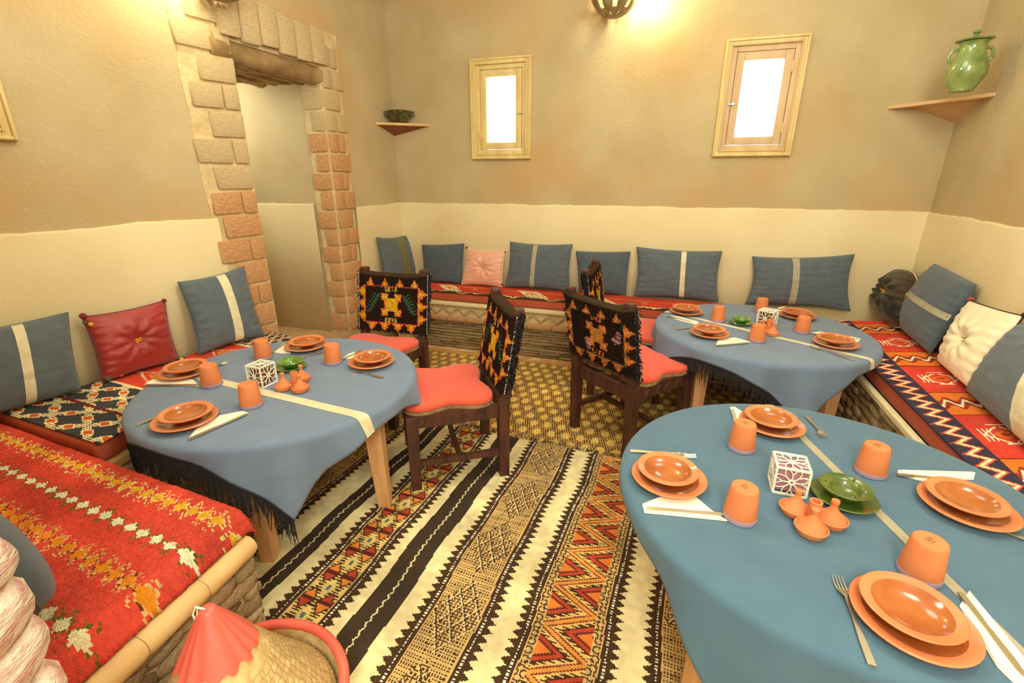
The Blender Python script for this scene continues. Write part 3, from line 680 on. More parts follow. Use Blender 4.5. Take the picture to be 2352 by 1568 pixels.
def pat_left(s, t, La, Lb, drop):
    C = np.empty(s.shape+(3,)); C[:] = (214, 72, 52); cr = (240, 216, 160)
    def lattice(m_, px, py, base):
        C[m_] = base; x = s/px; y = t/py
        fx = np.abs((x % 1)-.5); fy = np.abs((y % 1)-.5); d = fx+fy
        C[m_ & (np.abs(d-.5) < .12) & (((s/.012) % 1 < .55) | ((t/.012) % 1 < .4))] = cr
        x2 = np.abs(((x*2) % 1)-.5); y2 = np.abs(((y*2) % 1)-.5); par = ((np.floor(x*2)+np.floor(y*2)) % 2) < .5
        C[m_ & (x2+y2 < .34) & (np.abs(d-.5) < .3)] = cr; C[m_ & (x2+y2 < .24) & (np.abs(d-.5) < .3)] = (206, 92, 40)
    b1 = (s < 0.40); lattice(b1, 0.15, 0.17, (66, 66, 68)); C[b1 & (np.abs(s-.19) < .006)] = (110, 44, 48)
    def diamond(c, L_, wd):
        m_ = np.abs(s-c) < .13; k = (np.abs(s-c)/wd+np.abs(t-Lb*.5)/L_)
        C[m_ & (k < 1.0) & (((s+t)/.012 % 1 < .6))] = cr; C[m_ & (k < .84)] = (214, 72, 52); C[m_ & (k < .62) & ((t/.02) % 1 < .7)] = (222, 160, 70); C[m_ & (k < .5) & ((t/.02) % 1 < .5) & (((s)/.016) % 1 < .5)] = (150, 50, 34)
        C[m_ & (np.abs(s-c) < .008) & (np.abs(t-Lb*.5) > L_*.9) & ((t/.014) % 1 < .6)] = cr
    diamond(0.53, Lb*.42, .085)
    b2 = (s > .66) & (s < .76); lattice(b2, .10, .1, (66, 66, 68))
    diamond(0.92, Lb*.42, .08)
    b3 = s > 1.06; lattice(b3, .14, .12, (66, 66, 68))
    for c in (.40, .66, .76, 1.06): C[np.abs(s-c) < .007] = cr
    return finish(C, s)
LK = [LB[0]+Vector((0, .014, 0)), LB[1], LB[2]+ln*.02, LB[3]+ln*.03+Vector((0.02, 0, 0))]
cover('bench_kilim', 'red and charcoal kilim with cream hooked diamonds on the left wall bench', LK, 0.56, 0.0055, pat_left, drop=0.015)
def pat_near(s, t, La, Lb, drop):
    # s runs from the left wall to the open end, t from the camera side to the far edge
    C = np.empty(s.shape+(3,)); C[:] = (226, 80, 62); q = (Lb+drop)-t; rs = np.random.RandomState(31)
    def row(cq, px, hw, inner, halo, h2, ph=0.0, sp=.5):
        x = ((s+ph)/px) % 1-.5; y = (q-cq)/hw; d = np.abs(x)*2+np.abs(y)
        ray_ = (np.abs(y) < 1.75) & (np.abs(y) > .55) & (rs.rand(*s.shape) < sp) & ((np.abs(x)*9-np.abs(y)*2.2) % 1.5 < .6) & (np.abs(x)*2+np.abs(y) < 1.9)
        C[ray_] = halo; C[(d < 1.12) & (rs.rand(*s.shape) < .8)] = halo; C[(d > .84) & (d < 1.12) & (rs.rand(*s.shape) < .3)] = h2; C[d < .84] = inner
    row(.095, .056, .024, (240, 180, 50), (242, 214, 136), (226, 80, 62), 0, .62)
    row(.212, .062, .021, (246, 238, 196), (112, 104, 44), (226, 80, 62), .02, .36)
    row(.330, .056, .024, (236, 142, 38), (230, 180, 108), (120, 60, 30), .03, .55)
    row(.46, .066, .024, (240, 222, 172), (112, 104, 44), (226, 80, 62), .0, .36)
    row(.59, .056, .024, (240, 180, 50), (242, 214, 136), (226, 80, 62), 0, .6)
    pj = vnoise(s.shape, 26, 32)
    C *= (0.84+.22*pj+.12*rs.rand(*s.shape))[..., None]; return np.clip(C, 0, 255)
NK = [NB[1]+Vector((.02, -.03, 0)), NB[0]+Vector((.0, .0, 0)), NB[3]+Vector((0, .01, 0)), NB[2]+Vector((.06, .02, 0))]
cover('shaggy_carpet', 'shaggy red carpet with rows of yellow and cream diamonds on the near left bench', NK, 0.530, 0.0055, pat_near, drop=0.05, r=0.03, m=M_pile, jit=0.006, side=True, lift=0.008)

# ------------------------------------------------------------------ cushions
def cushion_mesh(quad, T, na=30, nb=22, pinch=0.06, tuft=0.0, wr=0.004, seed=0, sub=None, back=True, side_ruck=0.0, rd=0.0):
    """quad: TL, TR, BR, BL corners (world); returns front/back surface"""
    TL, TR, BR_, BL_ = quad; nrm = (TR-TL).cross(BL_-TL).normalized()
    if nrm.dot(Vector((0, 0, CAM_H))-TL) < 0: nrm = -nrm
    a0, a1, b0, b1 = sub if sub else (-1, 1, -1, 1)
    def pt(a, b, sg, off=0.0):
        pa = a*(1-pinch*(1-b*b)); pb = b*(1-pinch*1.1*(1-a*a))
        if rd: k_ = 1-rd*.42*(a*a*b*b); pa *= k_; pb *= k_
        fa, fb = (pa+1)/2, (pb+1)/2
        p = (TL*(1-fa)+TR*fa)*(1-fb)+(BL_*(1-fa)+BR_*fa)*fb
        e = max(0.0, (1-a*a)*(1-b*b)); th = T*(e**0.42)
        if tuft:
            r2 = (a*a+b*b); an = math.atan2(b, a); th *= 1-tuft*math.exp(-r2/0.05); th += T*0.13*math.cos(an*9+seed)*math.exp(-((math.sqrt(r2)-.38)**2)/.05)*(1 if r2 > .01 else 0)
        if sg > 0:
            th += wr*mnoise.noise(Vector((a*2.5+seed, b*7, seed)))*min(1, e*5)
            ea = max(0, abs(a)-.55)/.45; th += side_ruck*ea*math.sin(b*26+3*mnoise.noise(Vector((a*3, b*3, seed))))*min(1, e*8)
        return p+nrm*(th*sg*(1 if sg > 0 else .75)+off)
    return pt
def cushion(name, label, quad, T, m, stripe=None, stripe_m=None, axis='a', tuft=0.0, cat='cushion', pinch=0.06, seed=0, ruck=0.003, trim=None, button=None, poms=(), cord=None, group=None, round_=0.0):
    c = sum(quad, Vector())/4; zb = min(q.z for q in quad)
    e = thing(name, label, cat, ((quad[2]+quad[3])/2), 0, group); o0 = e.location
    pt = cushion_mesh(quad, T, pinch=pinch, tuft=tuft, seed=seed, side_ruck=ruck, rd=round_)
    na, nb = 34, 40; V = []; Fc = []
    for sg in (1, -1):
        k = len(V)
        for j in range(nb+1):
            for i in range(na+1):
                a = math.sin((i/na-.5)*math.pi)*.35+(i/na*2-1)*.65; b_ = math.sin((j/nb-.5)*math.pi)*.35+(j/nb*2-1)*.65
                V.append(pt(a, b_, sg)-o0)
        for j in range(nb):
            for i in range(na):
                q = k+j*(na+1)+i; f = (q, q+1, q+na+2, q+na+1); Fc.append(f if sg < 0 else f[::-1])
    bm = bmesh.new(); vs = [bm.verts.new(v) for v in V]
    for f in Fc: bm.faces.new([vs[i] for i in f])
    bmesh.ops.remove_doubles(bm, verts=bm.verts[:], dist=1e-4); bmesh.ops.recalc_face_normals(bm, faces=bm.faces[:])
    me = bpy.data.meshes.new('cover'); bm.to_mesh(me); bm.free(); me.materials.append(m); me.polygons.foreach_set('use_smooth', [True]*len(me.polygons))
    o = bpy.data.objects.new('cover', me); COL.objects.link(o); o.parent = e
    if stripe:
        V = []; Fc = []; s0, s1 = stripe; n1, n2 = 6, 44
        for j in range(n2+1):
            for i in range(n1+1):
                w_ = s0+(s1-s0)*i/n1; l = (j/n2*2-1)*.992
                a, b_ = (w_, l) if axis == 'a' else (l, w_); V.append(pt(a, b_, 1, 0.0016)-o0)
        for j in range(n2):
            for i in range(n1): q = j*(n1+1)+i; Fc.append((q, q+n1+1, q+n1+2, q+1))
        so = mesh('stripe', V, Fc, stripe_m or M_cream, e, True); so['label'] = 'contrasting woven stripe'
    ring = [pt(a, b_, 1) for a, b_ in [(-1+2*i/12, -1) for i in range(12)]+[(1, -1+2*i/12) for i in range(12)]+[(1-2*i/12, 1) for i in range(12)]+[(-1, 1-2*i/12) for i in range(12)]]
    b = MB(); b.tube([p-o0 for p in ring], 0.0045 if trim else 0.003, 6, closed=True); b.build('piping', trim or m, e, True)
    if button:
        b = MB(); p = pt(0, 0, 1)-o0; nrm = (quad[1]-quad[0]).cross(quad[3]-quad[0]).normalized()
        if nrm.dot(Vector((0, 0, CAM_H))-quad[0]) < 0: nrm = -nrm
        rs = random.Random(seed)
        for i in range(14):
            dv = Vector((rs.uniform(-1, 1), rs.uniform(-1, 1), rs.uniform(-1, 1)))*.018+nrm*.006; b.tube([p+nrm*.002, p+dv*.6+nrm*.004, p+dv+nrm*.002], [.003, .0028, .0015], 5)
        b.build('yarn_tuft', button, e, True)
    for (a, b_, mm, r_) in poms:
        p = pt(a, b_, 1)-o0; b = MB(); b.lathe([(0.0001, -r_), (r_*.7, -r_*.7), (r_, 0), (r_*.7, r_*.7), (0.0001, r_)], 10, p+Vector((0, 0, max(0, r_*.5))), wob=lambda an, z: 1+.12*math.sin(an*5)); b.build('pompom', mm, e, True)
    return e
def cquad(TLp, TRp, BRp, BLp, z0, n_wall, lean, off=0.055):
    """corner rays meet a plane that rests on the wall and leans back by 'lean'; the lower corners stand on the mattress"""
    wp_ = BL if n_wall in (bn,) else (BR if n_wall is rn else (JR if n_wall is n2 else JL)); W = wp_+n_wall*off+Vector((0, 0, z0+.36))
    nr = n_wall*math.cos(lean)+Vector((0, 0, 1))*math.sin(lean); dn = n_wall*math.sin(lean)-Vector((0, 0, 1))*math.cos(lean)
    Q = [on_plane(*p, W, nr) for p in (TLp, TRp, BRp, BLp)]
    for k in (2, 3): Q[k] = Q[k]+dn*((Q[k].z-z0)/math.cos(lean))
    return Q
Z0 = 0.575
G = None
cushion('scatter_cushion', 'large grey-blue cushion with a cream stripe, leftmost on the left wall bench', cquad((-150, 778), (156, 717), (184, 893), (-95, 1002), Z0, ln, R(14)), .075, M_blue, stripe=(0.03, 0.21), seed=1, pinch=.04)
cushion('scatter_cushion', 'red satin tufted cushion with pom-pom tassels on the left wall bench', cquad((188, 728), (378, 690), (403, 806), (233, 868), Z0, ln, R(12)), .06, M_redsat, tuft=.55, seed=2, pinch=.07, trim=M_prp, button=M_yel,
        poms=((-.98, -.98, M_prp, .016), (-.93, -.72, M_yel, .011), (-1.0, -.80, M_grn, .010), (-.9, .98, M_grn, .014), (-.72, 1.0, M_prp, .012), (-.55, 1.0, M_yel, .012), (.97, .97, M_grn, .012), (1.06, 1.02, M_yel, .013), (1.14, .98, M_grn, .012), (.98, -.97, M_prp, .012)), ruck=.006)
cushion('scatter_cushion', 'grey-blue cushion with a cream stripe leaning beside the brick door jamb', cquad((408, 648), (560, 611), (605, 766), (452, 798), Z0, ln, R(14)), .065, M_blue, stripe=(0.02, 0.30), seed=3, ruck=.006, pinch=.07)
cushion('scatter_cushion', 'grey-blue cushion with an olive stripe propped in the back left corner', cquad((865, 545), (938, 539), (968, 652), (884, 650), Z0, n2, R(10)), .05, M_blue, stripe=(-.02, .36), stripe_m=M_olive, seed=4, ruck=.004, pinch=.08)
cushion('scatter_cushion', 'plain grey-blue cushion on the back bench left of the pink one', cquad((969, 562), (1066, 559), (1060, 650), (974, 646), Z0, bn, R(8)), .055, M_blue2, seed=5, pinch=.04)
cushion('scatter_cushion', 'pink satin tufted cushion on the back bench', cquad((1072, 570), (1161, 576), (1153, 658), (1060, 651), Z0, bn, R(10)), .05, M_pink, tuft=.6, seed=6, trim=mat('cream_cord', (228, 206, 160), .8), button=M_yel, poms=((-1, -1, M_prp, .012), (1, -.9, M_grn, .009), (1, .9, M_prp, .01)), ruck=.004)
cushion('scatter_cushion', 'grey-blue cushion with a pale stripe right of the pink cushion', cquad((1172, 555), (1315, 561), (1309, 668), (1159, 657), Z0, bn, R(9)), .065, M_blue, stripe=(-.2, -.06), stripe_m=M_tanst, seed=7, ruck=.005, pinch=.07)
cushion('scatter_cushion', 'plain grey-blue cushion on the back bench behind the farthest chair', cquad((1323, 577), (1448, 578), (1438, 676), (1330, 668), Z0, bn, R(8)), .055, M_blue2, seed=8, pinch=.03)
cushion('scatter_cushion', 'wide grey-blue cushion with a cream stripe in the middle of the back bench', cquad((1462, 567), (1659, 577), (1650, 694), (1456, 681), Z0, bn, R(9)), .07, M_blue, stripe=(.08, .20), seed=9, ruck=.005, pinch=.07)
cushion('scatter_cushion', 'widest grey-blue cushion with a cream stripe, rightmost on the back bench', cquad((1728, 589), (1963, 584), (1953, 718), (1712, 702), Z0, bn, R(9)), .075, M_blue, stripe=(-.20, -.06), stripe_m=M_tanst, seed=10, ruck=.004, pinch=.09)
cushion('scatter_cushion', 'black satin tufted cushion slumped in the back right corner', cquad((2022, 628), (2118, 618), (2100, 750), (1992, 706), Z0+.01, rn, R(20)), .10, M_black, tuft=.45, seed=11, pinch=-.05, round_=.5, ruck=.008, button=M_yel, trim=mat('cream_cord', (228, 206, 160), .8))
cushion('scatter_cushion', 'tilted grey-blue cushion with a cross stripe leaning on the right wall', cquad((2146, 606), (2243, 655), (2140, 806), (2054, 735), Z0+.015, rn, R(16)), .085, M_blue2, stripe=(-.12, .06), stripe_m=M_tanst, axis='b', seed=12, pinch=.0, ruck=.005)
cushion('scatter_cushion', 'white satin tufted cushion with a dark cord edge on the right bench', cquad((2228, 690), (2352, 726), (2252, 880), (2160, 822), Z0+.01, rn, R(16)), .075, M_white, tuft=.6, seed=13, pinch=.03, trim=M_rope, button=mat('olive_yarn', (150, 140, 70), .9), poms=((-1, -1, M_redsat, .014), (.98, .98, M_yel, .017), (1.1, .96, M_rope, .014), (1, -1, M_rope, .012)), ruck=.005)
cushion('scatter_cushion', 'large grey-blue cushion with a cream stripe cut off by the right frame edge', cquad((2345, 742), (2560, 815), (2480, 1130), (2228, 884), Z0+.01, rn, R(18)), .09, M_blue, stripe=(.18, .42), axis='a', seed=14, pinch=.0)
q = [Vector((-1.50, 0.89, 0.95)), Vector((-1.08, 0.72, 0.95)), Vector((-1.03, 0.81, 0.575)), Vector((-1.46, 0.99, 0.575))]
cushion('scatter_cushion', 'large dark blue cushion behind the pale stone pillar at lower left', q, .12, M_blue2, seed=15, pinch=-.12, round_=.55)

# ------------------------------------------------------------------ tables and cloths
TOPZ = 0.62
def table(label, cx, cy, r, legs, cloth_label, cm, ang, La, Lb, stripe, fr_sides, stripe_m, seed, fold=0.22, flabel=''):
    e = thing('round_table', label, 'table', (cx, cy, 0)); c = Vector((cx, cy, 0))
    b = MB(); b.lathe([(r-.012, TOPZ-.034), (r-.008, TOPZ-.028), (r-.008, TOPZ-.010), (r-.012, TOPZ-.004)], 64); b.build('tabletop', M_wood, e, True)
    P4 = []
    for (bx, by), (tx, ty) in legs:
        P4.append(((bx-cx, by-cy), (tx-cx, ty-cy)))
    for bt, tp in P4:
        b = MB(); b.beam((bt[0], bt[1], 0.012), (tp[0], tp[1], TOPZ-.036), .058, .058, .082, .082); bevel(b.build('leg', M_wood, e), .003)
    for i in range(4):
        a_, b_ = P4[i][1], P4[(i+1) % 4][1]; b = MB(); b.beam((a_[0], a_[1], TOPZ-.09), (b_[0], b_[1], TOPZ-.09), .028, .10); bevel(b.build('apron', M_wood, e), .003)
    # cloth: a square of cloth laid on the round top, its overhang following the rim and falling in soft folds
    dA = Vector((math.cos(ang), math.sin(ang), 0)); dB = Vector((-dA.y, dA.x, 0)); RR = r+.004; rs = random.Random(seed)
    ph = rs.uniform(0, 6)
    def drape(a, b_, off=0.0):
        p = drape0(a, b_, off)
        if p.x > RX(p.y)-.03 or p.x < -1.63+.128*(p.y-1.60)+.02 or p.y > BF0.y+(p.x-BF0.x)*bf_d.y/bf_d.x-.03: p.z = max(p.z, .578+off+.4*max(0, p.z-.55) if p.z < .6 else p.z)
        return p
    def drape0(a, b_, off=0.0):
        rr = math.hypot(a, b_); zt = TOPZ+.003+off
        wv = 0.0008*mnoise.noise(Vector((a*9, b_*9, seed)))
        if rr <= RR: return dA*a+dB*b_+Vector((0, 0, zt+wv))
        th = math.atan2(b_, a); ex = rr-RR; rad = 0.022
        an = min(ex/rad, math.pi/2); q = RR+rad*math.sin(an); z = zt-rad*(1-math.cos(an)); dn = max(0, ex-rad*math.pi/2)
        fo = dn*fold*(0.55*math.sin(th*9+ph)+.35*math.sin(th*17+ph*2)); q += max(-0.03, fo)+.006+dn*.06; z -= dn*(1-.04*abs(fo))
        return dA*math.cos(th)*(q+off)+dB*math.sin(th)*(q+off)+Vector((0, 0, z))
    n = 90; V = []; Fc = []
    for j in range(n+1):
        for i in range(n+1): V.append(drape(La[0]+(La[1]-La[0])*i/n, Lb[0]+(Lb[1]-Lb[0])*j/n))
    for j in range(n):
        for i in range(n): q = j*(n+1)+i; Fc.append((q, q+1, q+n+2, q+n+1))
    ce = thing('tablecloth', cloth_label, 'tablecloth', (cx, cy, 0))
    o = mesh('cloth', V, Fc, cm, ce, True); so = o.modifiers.new('solid', 'SOLIDIFY'); so.thickness = .0022; so.offset = 1
    V = []; Fc = []; k = 120
    for j in range(k+1):
        for i in range(5): V.append(drape(La[0]+(La[1]-La[0])*j/k, stripe[0]+(stripe[1]-stripe[0])*i/4, .0036))
    for j in range(k):
        for i in range(4): q = j*5+i; Fc.append((q, q+5, q+6, q+1))
    so = mesh('stripe', V, Fc, stripe_m, ce, True); so['label'] = 'pale woven stripe across the cloth'
    # knotted fringe
    b = MB()
    for sd in fr_sides:
        k = 300; bb = Lb[0] if sd < 0 else Lb[1]
        for i in range(k):
            a = La[0]+(La[1]-La[0])*(i+rs.random())/k; p = drape(a, bb); out = Vector((p.x, p.y, 0)).normalized()
            if math.hypot(a, bb) < RR+.01: continue
            tn = Vector((-out.y, out.x, 0)); L_ = rs.uniform(.06, .13) if i % 9 else .15; g = round(i/7)*7; sw = (g-i)/7*.02
            b.tube([p+Vector((0, 0, .004)), p+out*.004+tn*(sw*.5+rs.uniform(-.004, .004))-Vector((0, 0, L_*.5)), p+tn*(sw+rs.uniform(-.012, .012))+out*rs.uniform(-.004, .008)-Vector((0, 0, L_))], [.0034, .0024, .0011], 4, caps=False)
        hem = [drape(La[0]+(La[1]-La[0])*i/70, bb, .001) for i in range(71)]; b.tube(hem, .005, 6)
    if b.V: f = b.build('fringe', M_fringe, ce); f['kind'] = 'stuff'; f['label'] = 'black knotted fringe'
    return e
cl = (-1.105, 2.105); cf = (1.60, 2.91); cn = (0.975, 1.235)
def mir(c, p): return (2*c[0]-p[0], 2*c[1]-p[1])
def legset(c, A, Bp, spl=0.06):
    pts = [A, Bp, mir(c, A), mir(c, Bp)]
    return [(p, (p[0]+(c[0]-p[0])*spl, p[1]+(c[1]-p[1])*spl)) for p in pts]
table('round pine-legged table in front of the left wall bench', cl[0], cl[1], .595, legset(cl, (-0.63, 1.955), (-1.03, 1.60), .05),
      'grey-blue tablecloth with a cream stripe and black fringe on the left table', M_cloth, R(-23.5), (-.64, .685), (-.645, .63), (-.175, -.125), (-1,), M_cream, 5)
table('round pine-legged table by the back right corner', cf[0], cf[1], .615, legset(cf, (1.15, 2.66), (1.86, 2.50), .0),
      'grey-blue tablecloth with a cream stripe and black fringe on the far table', M_cloth, R(-50), (-.70, .68), (-.70, .62), (-.12, -.08), (-1,), M_cream, 8)
table('largest round table in the right foreground', cn[0], cn[1], .59, legset(cn, (0.53, 0.965), (1.25, .82), .08),
      'teal-blue tablecloth with a thin tan stripe on the foreground table', M_cloth2, R(-93), (-.60, .72), (-.64, .64), (.085, .115), (), M_tanst, 11, fold=.16)

# ------------------------------------------------------------------ chairs
def chair_pattern(front=True):
    H_, W_ = 62, 92; C = np.empty((H_, W_, 3)); C[:] = (48, 34, 26); yy, xx = np.mgrid[0:H_, 0:W_]; x = (xx+.5)/W_*2-1; y = (yy+.5)/H_*2-1   # y: -1 top
    X = xx; Y = yy
    YEL = (240, 190, 50) if front else (226, 148, 70); ORG = (242, 130, 48) if front else (214, 116, 56); PNK = (226, 84, 76) if front else (70, 90, 74)
    def tri_at(cx, cy, dx, dy, L_, wd):
        # flame pointing along (dx,dy)
        px = (X-cx)*dx+(Y-cy)*dy; pw = np.abs((X-cx)*dy-(Y-cy)*dx); mk = (px >= 0) & (px < L_) & (pw < wd*(1-(px/L_))*1.2+((px.astype(int) % 4) < 2)*1.2*(px < L_*.7)); C[mk] = ORG
        mk = (px >= 0) & (px < L_*.75) & (pw < wd*.55*(1-(px/L_)/.75)); C[mk] = YEL
    l, r_, t, b = 11, W_-12, 13, H_-10
    for i in range(4): tri_at(l+(r_-l)*(i+.35)/3.6, t-1, 0, -1, 11, 4.6)
    for i in range(4): tri_at(l+(r_-l)*(i+.5)/4, b+1, 0, 1, 9, 5)
    for i in range(3):
        tri_at(r_+1, t+(b-t)*(i+.5)/3, 1, 0, 10, 5); tri_at(l-1, t+(b-t)*(i+.5)/3, -1, 0, 10, 5)
    for k in (l, r_): C[(np.abs(X-k) < 1) & (Y >= t) & (Y <= b)] = PNK
    for k in (t, b): C[(np.abs(Y-k) < 1) & (X >= l) & (X <= r_)] = PNK
    cx, cy = W_/2-.5, (t+b)/2
    ax, ay = np.abs(X-cx), np.abs(Y-cy)
    def motif(g): return ((ax < 7.5+g) & (ay < 7.2+g)) | ((np.abs(ax-8.6) < 3.0+g) & (np.abs(ay-8.2) < 2.2+g) )
    nz_ = vnoise((H_, W_), 2, 3)*1.6-.8
    C[motif(1.4+nz_)] = ORG; C[motif(-.2+nz_*.6)] = YEL; C[(ax < 3.6) & (np.abs(ay-11) < 3.6)] = (48, 34, 26)
    gl = ['1 1 111 11. 111', '1 1 1 1 .1. 1 1', '1 1 111 .1. 111', '1 1 1 1 .11 ..1', '111 111 ... 111']
    for gy, top in ((0, t+1), (0, b-5)):
        for j, row_ in enumerate(gl):
            for i, ch in enumerate(row_):
                if ch == '1': C[top+j, int(cx-8)+i+1] = (230, 196, 88) if front else (220, 120, 60)
    TE = (70, 120, 92)
    for sx in (-1, 1):
        bx = cx+sx*24; 
        for k in range(-10, 11): 
            yy_ = int(cy+k); xx_ = int(bx+sx*k*.7)
            if 0 <= yy_ < H_ and 0 <= xx_ < W_ and front: C[yy_, xx_] = TE
            if front and k % 3 == 0:
                for q in range(1, 6):
                    for s_ in (-1, 1):
                        a_, b_ = yy_-q//2, xx_+s_*q
                        if 0 <= a_ < H_ and 0 <= b_ < W_: C[a_, b_] = TE
    if not front:
        for (px_, py_) in ((18, 30), (56, 42), (22, 31), (60, 41), (57, 46), (17, 25)):
            C[(np.hypot(X-px_, Y-py_) < 3.2) & (((X+Y) % 3) != 0)] = (226, 150, 150)
        C *= (0.86+.25*vnoise(C.shape[:2], 4, 7))[..., None]
    C *= (0.8+.3*np.random.RandomState(4).rand(H_, W_))[..., None]
    return np.clip(C, 0, 255)
PF, PB = chair_pattern(True), chair_pattern(False)
CW, CD = 0.46, 0.47          # distance between leg centres: width (local x), depth (local y, front = -y)
def make_chair(label, loc, rz):
    e = thing('banquette_chair', label, 'chair', loc, rz, None); hw, hd = CW/2, CD/2; SH = 0.44; LEAN = 0.08; HB = 0.92
    for sx in (-1, 1):
        b = MB(); b.beam((sx*hw, -hd, 0.0), (sx*hw, -hd, SH), .050, .050, .062, .062); bevel(b.build('leg', M_dark, e), .004)
        b = MB(); b.beam((sx*hw, hd, 0.0), (sx*hw, hd, SH+.02), .052, .052, .060, .060); b.beam((sx*hw, hd, SH), (sx*hw, hd+LEAN, HB), .056, .05, .048, .042); bevel(b.build('leg', M_dark, e), .004)
        b = MB(); b.beam((sx*hw, -hd, .16), (sx*hw, hd, .16), .024, .034); b.build('stretcher', M_dark, e)
        b = MB(); b.beam((sx*hw, -hd+.03, SH-.035), (sx*hw, hd-.03, SH-.035), .026, .075); b.build('apron', M_dark, e)
        for k in range(4):      # carved half-round ornaments on the side apron
            cy = -hd+.09+k*.085; b = MB(); b.tube([(sx*(hw+.0135), cy+.032*math.cos(t), SH-.068+.048*math.sin(t)) for t in [math.pi*q/8 for q in range(9)]], .0028, 5); b.build('carving', M_dark, e)
    b = MB(); b.beam((-hw, 0, .16), (hw, 0, .16), .024, .03); b.build('stretcher', M_dark, e)
    for yy in (-hd, hd): b = MB(); b.beam((-hw+.03, yy, SH-.035), (hw-.03, yy, SH-.035), .026, .075); b.build('apron', M_dark, e)
    for zz in (0.57, 0.87): b = MB(); q = hd+LEAN*(zz-SH)/(HB-SH); b.beam((-hw, q, zz), (hw, q, zz), .026, .07); b.build('back_rail', M_dark, e)
    # seat: lobed, flowing outline
    def outline(a, g=1.0):
        c4 = math.cos(4*(a-math.pi/4)); s_ = (abs(math.cos(a))**5+abs(math.sin(a))**5)**(-1/5)
        return g*0.292*(0.86*s_**0.5+0.13*c4+.02)
    def seat(z0, z1, g, m_, nm, dome):
        b = MB(); prof = []; n = 72
        rings = [(0.985, z0), (1.0, z0+(z1-z0)*.35), (.99, z0+(z1-z0)*.7), (.955, z1-(z1-z0)*.08), (.87, z1), (.6, z1+dome*.6), (.3, z1+dome*.9)]
        V = []; Fc = []
        for f, z in rings:
            for k in range(n): a = 2*math.pi*k/n; r_ = outline(a, g)*f; V.append((r_*math.cos(a)*1.03, r_*math.sin(a)*.94-.04, z))
        V.append((0, -.04, z1+dome)); q = len(rings)
        for i in range(q-1):
            for k in range(n): Fc.append((i*n+k, i*n+(k+1) % n, (i+1)*n+(k+1) % n, (i+1)*n+k))
        for k in range(n): Fc.append(((q-1)*n+k, (q-1)*n+(k+1) % n, len(V)-1))
        Fc.append(tuple(reversed(range(n)))); b.add(V, Fc); return b.build(nm, m_, e, True)
    seat(SH, SH+.022, .985, M_straw, 'woven_seat', 0.0); c = seat(SH+.022, SH+.058, .98, M_seat, 'seat_cushion', .008)
    # woven cover slipped over the back: front face, over the top, back face
    Hc = 0.40; zt = HB-.005; zb = SH+.07; wc = hw+.045
    nf = PF.shape[0]; ntop = 8; rows = nf*2+ntop; cols = PF.shape[1]; P = np.empty((rows+1, cols+1, 3)); C = np.empty((rows, cols, 3))
    for j in range(rows+1):
        if j <= nf: f = j/nf; z = zb+(zt-zb)*f; yo = -.035
        elif j <= nf+ntop: an = (j-nf)/ntop*math.pi; z = zt+.020*math.sin(an); yo = -.035*math.cos(an)
        else: f = (j-nf-ntop)/nf; z = zt-(zt-zb-.02)*f; yo = .035
        ly = hd+LEAN*(z-SH)/(HB-SH)
        for i in range(cols+1):
            u = i/cols*2-1; ed = max(0, abs(u)-.86)/.14; yo2 = yo*(1-ed**2*.98); xx = u*wc
            P[j, i] = (xx, ly+yo2+.0035*math.sin(i*1.9+j*.7), z-.022*(1-(abs(u)**4))*(1 if j > nf*.8 and j < nf+ntop+12 else 0)*1.0+(.0))
    C[:nf] = PF[::-1]; C[nf:nf+ntop] = (72, 54, 36); C[nf+ntop:] = PB
    o = grid_surface('back_cover', P, C, M_pile, e); o['label'] = 'black pile rug cover with orange and yellow motifs'
    b = MB(); rs = random.Random(2)
    for sx in (-1, 1):
        for k in range(150):
            z = zb+(zt-zb)*rs.random(); ly = hd+LEAN*(z-SH)/(HB-SH)+rs.uniform(-.02, .02); p = Vector((sx*(wc-.004), ly, z)); q = p+Vector((sx*rs.uniform(.006, .022), rs.uniform(-.012, .012), rs.uniform(-.022, .004)))
            b.tube([p, p.lerp(q, .6), q], [.004, .003, .0008], 3, caps=False)
    for k in range(120):
        x = rs.uniform(-wc, wc); s_ = rs.choice((-1, 1)); z = zb+(.02 if s_ > 0 else 0); ly = hd+LEAN*(z-SH)/(HB-SH)+s_*.034; p = Vector((x, ly, z+.004)); q = p+Vector((rs.uniform(-.008, .008), 0, -rs.uniform(.008, .024))); b.tube([p, p.lerp(q, .6), q], [.004, .003, .0008], 3, caps=False)
    f = b.build('pile_tufts', M_fringe, e); f['kind'] = 'stuff'
    b = MB()
    for sx in (-1, 1):
        for k in range(34):
            z = zb+(zt-zb)*(k+.5)/34; ly = hd+LEAN*(z-SH)/(HB-SH)-.016; b.box((sx*(wc-.006), ly, z), (.005, .005, .005))
    f = b.build('stitching', M_bead, e); f['kind'] = 'stuff'; f['label'] = 'white dotted stitching along the edges'
    for sx in (-1, 1):
        b = MB(); b.box((sx*hw, hd+LEAN+.002, HB+.012), (.052, .05, .03), bev=.008); b.build('post_cap', M_dark, e)
    return e
def copy_tree(o, parent=None):
    c = o.copy(); COL.objects.link(c); c.parent = parent
    for ch in o.children: copy_tree(ch, c)
    return c
def rz_for(fx, fy): return math.atan2(fx, -fy) if False else math.atan2(fy, fx)+math.pi/2
ch2 = make_chair('dark wooden chair with salmon seat right of the left table, front of cover visible', (-0.335, 2.365, 0), R(196+90))
chairs = [('dark wooden chair seen from behind in the centre, its faded back cover towards the camera', (0.735, 2.69, 0), R(34+90)),
          ('dark wooden chair with a salmon seat behind the left table, facing the camera', (-0.918, 2.99, 0), R(-106+90)),
          ('farthest dark wooden chair, half hidden behind the chair seen from behind', (0.885, 3.385, 0), R(-18+90))]
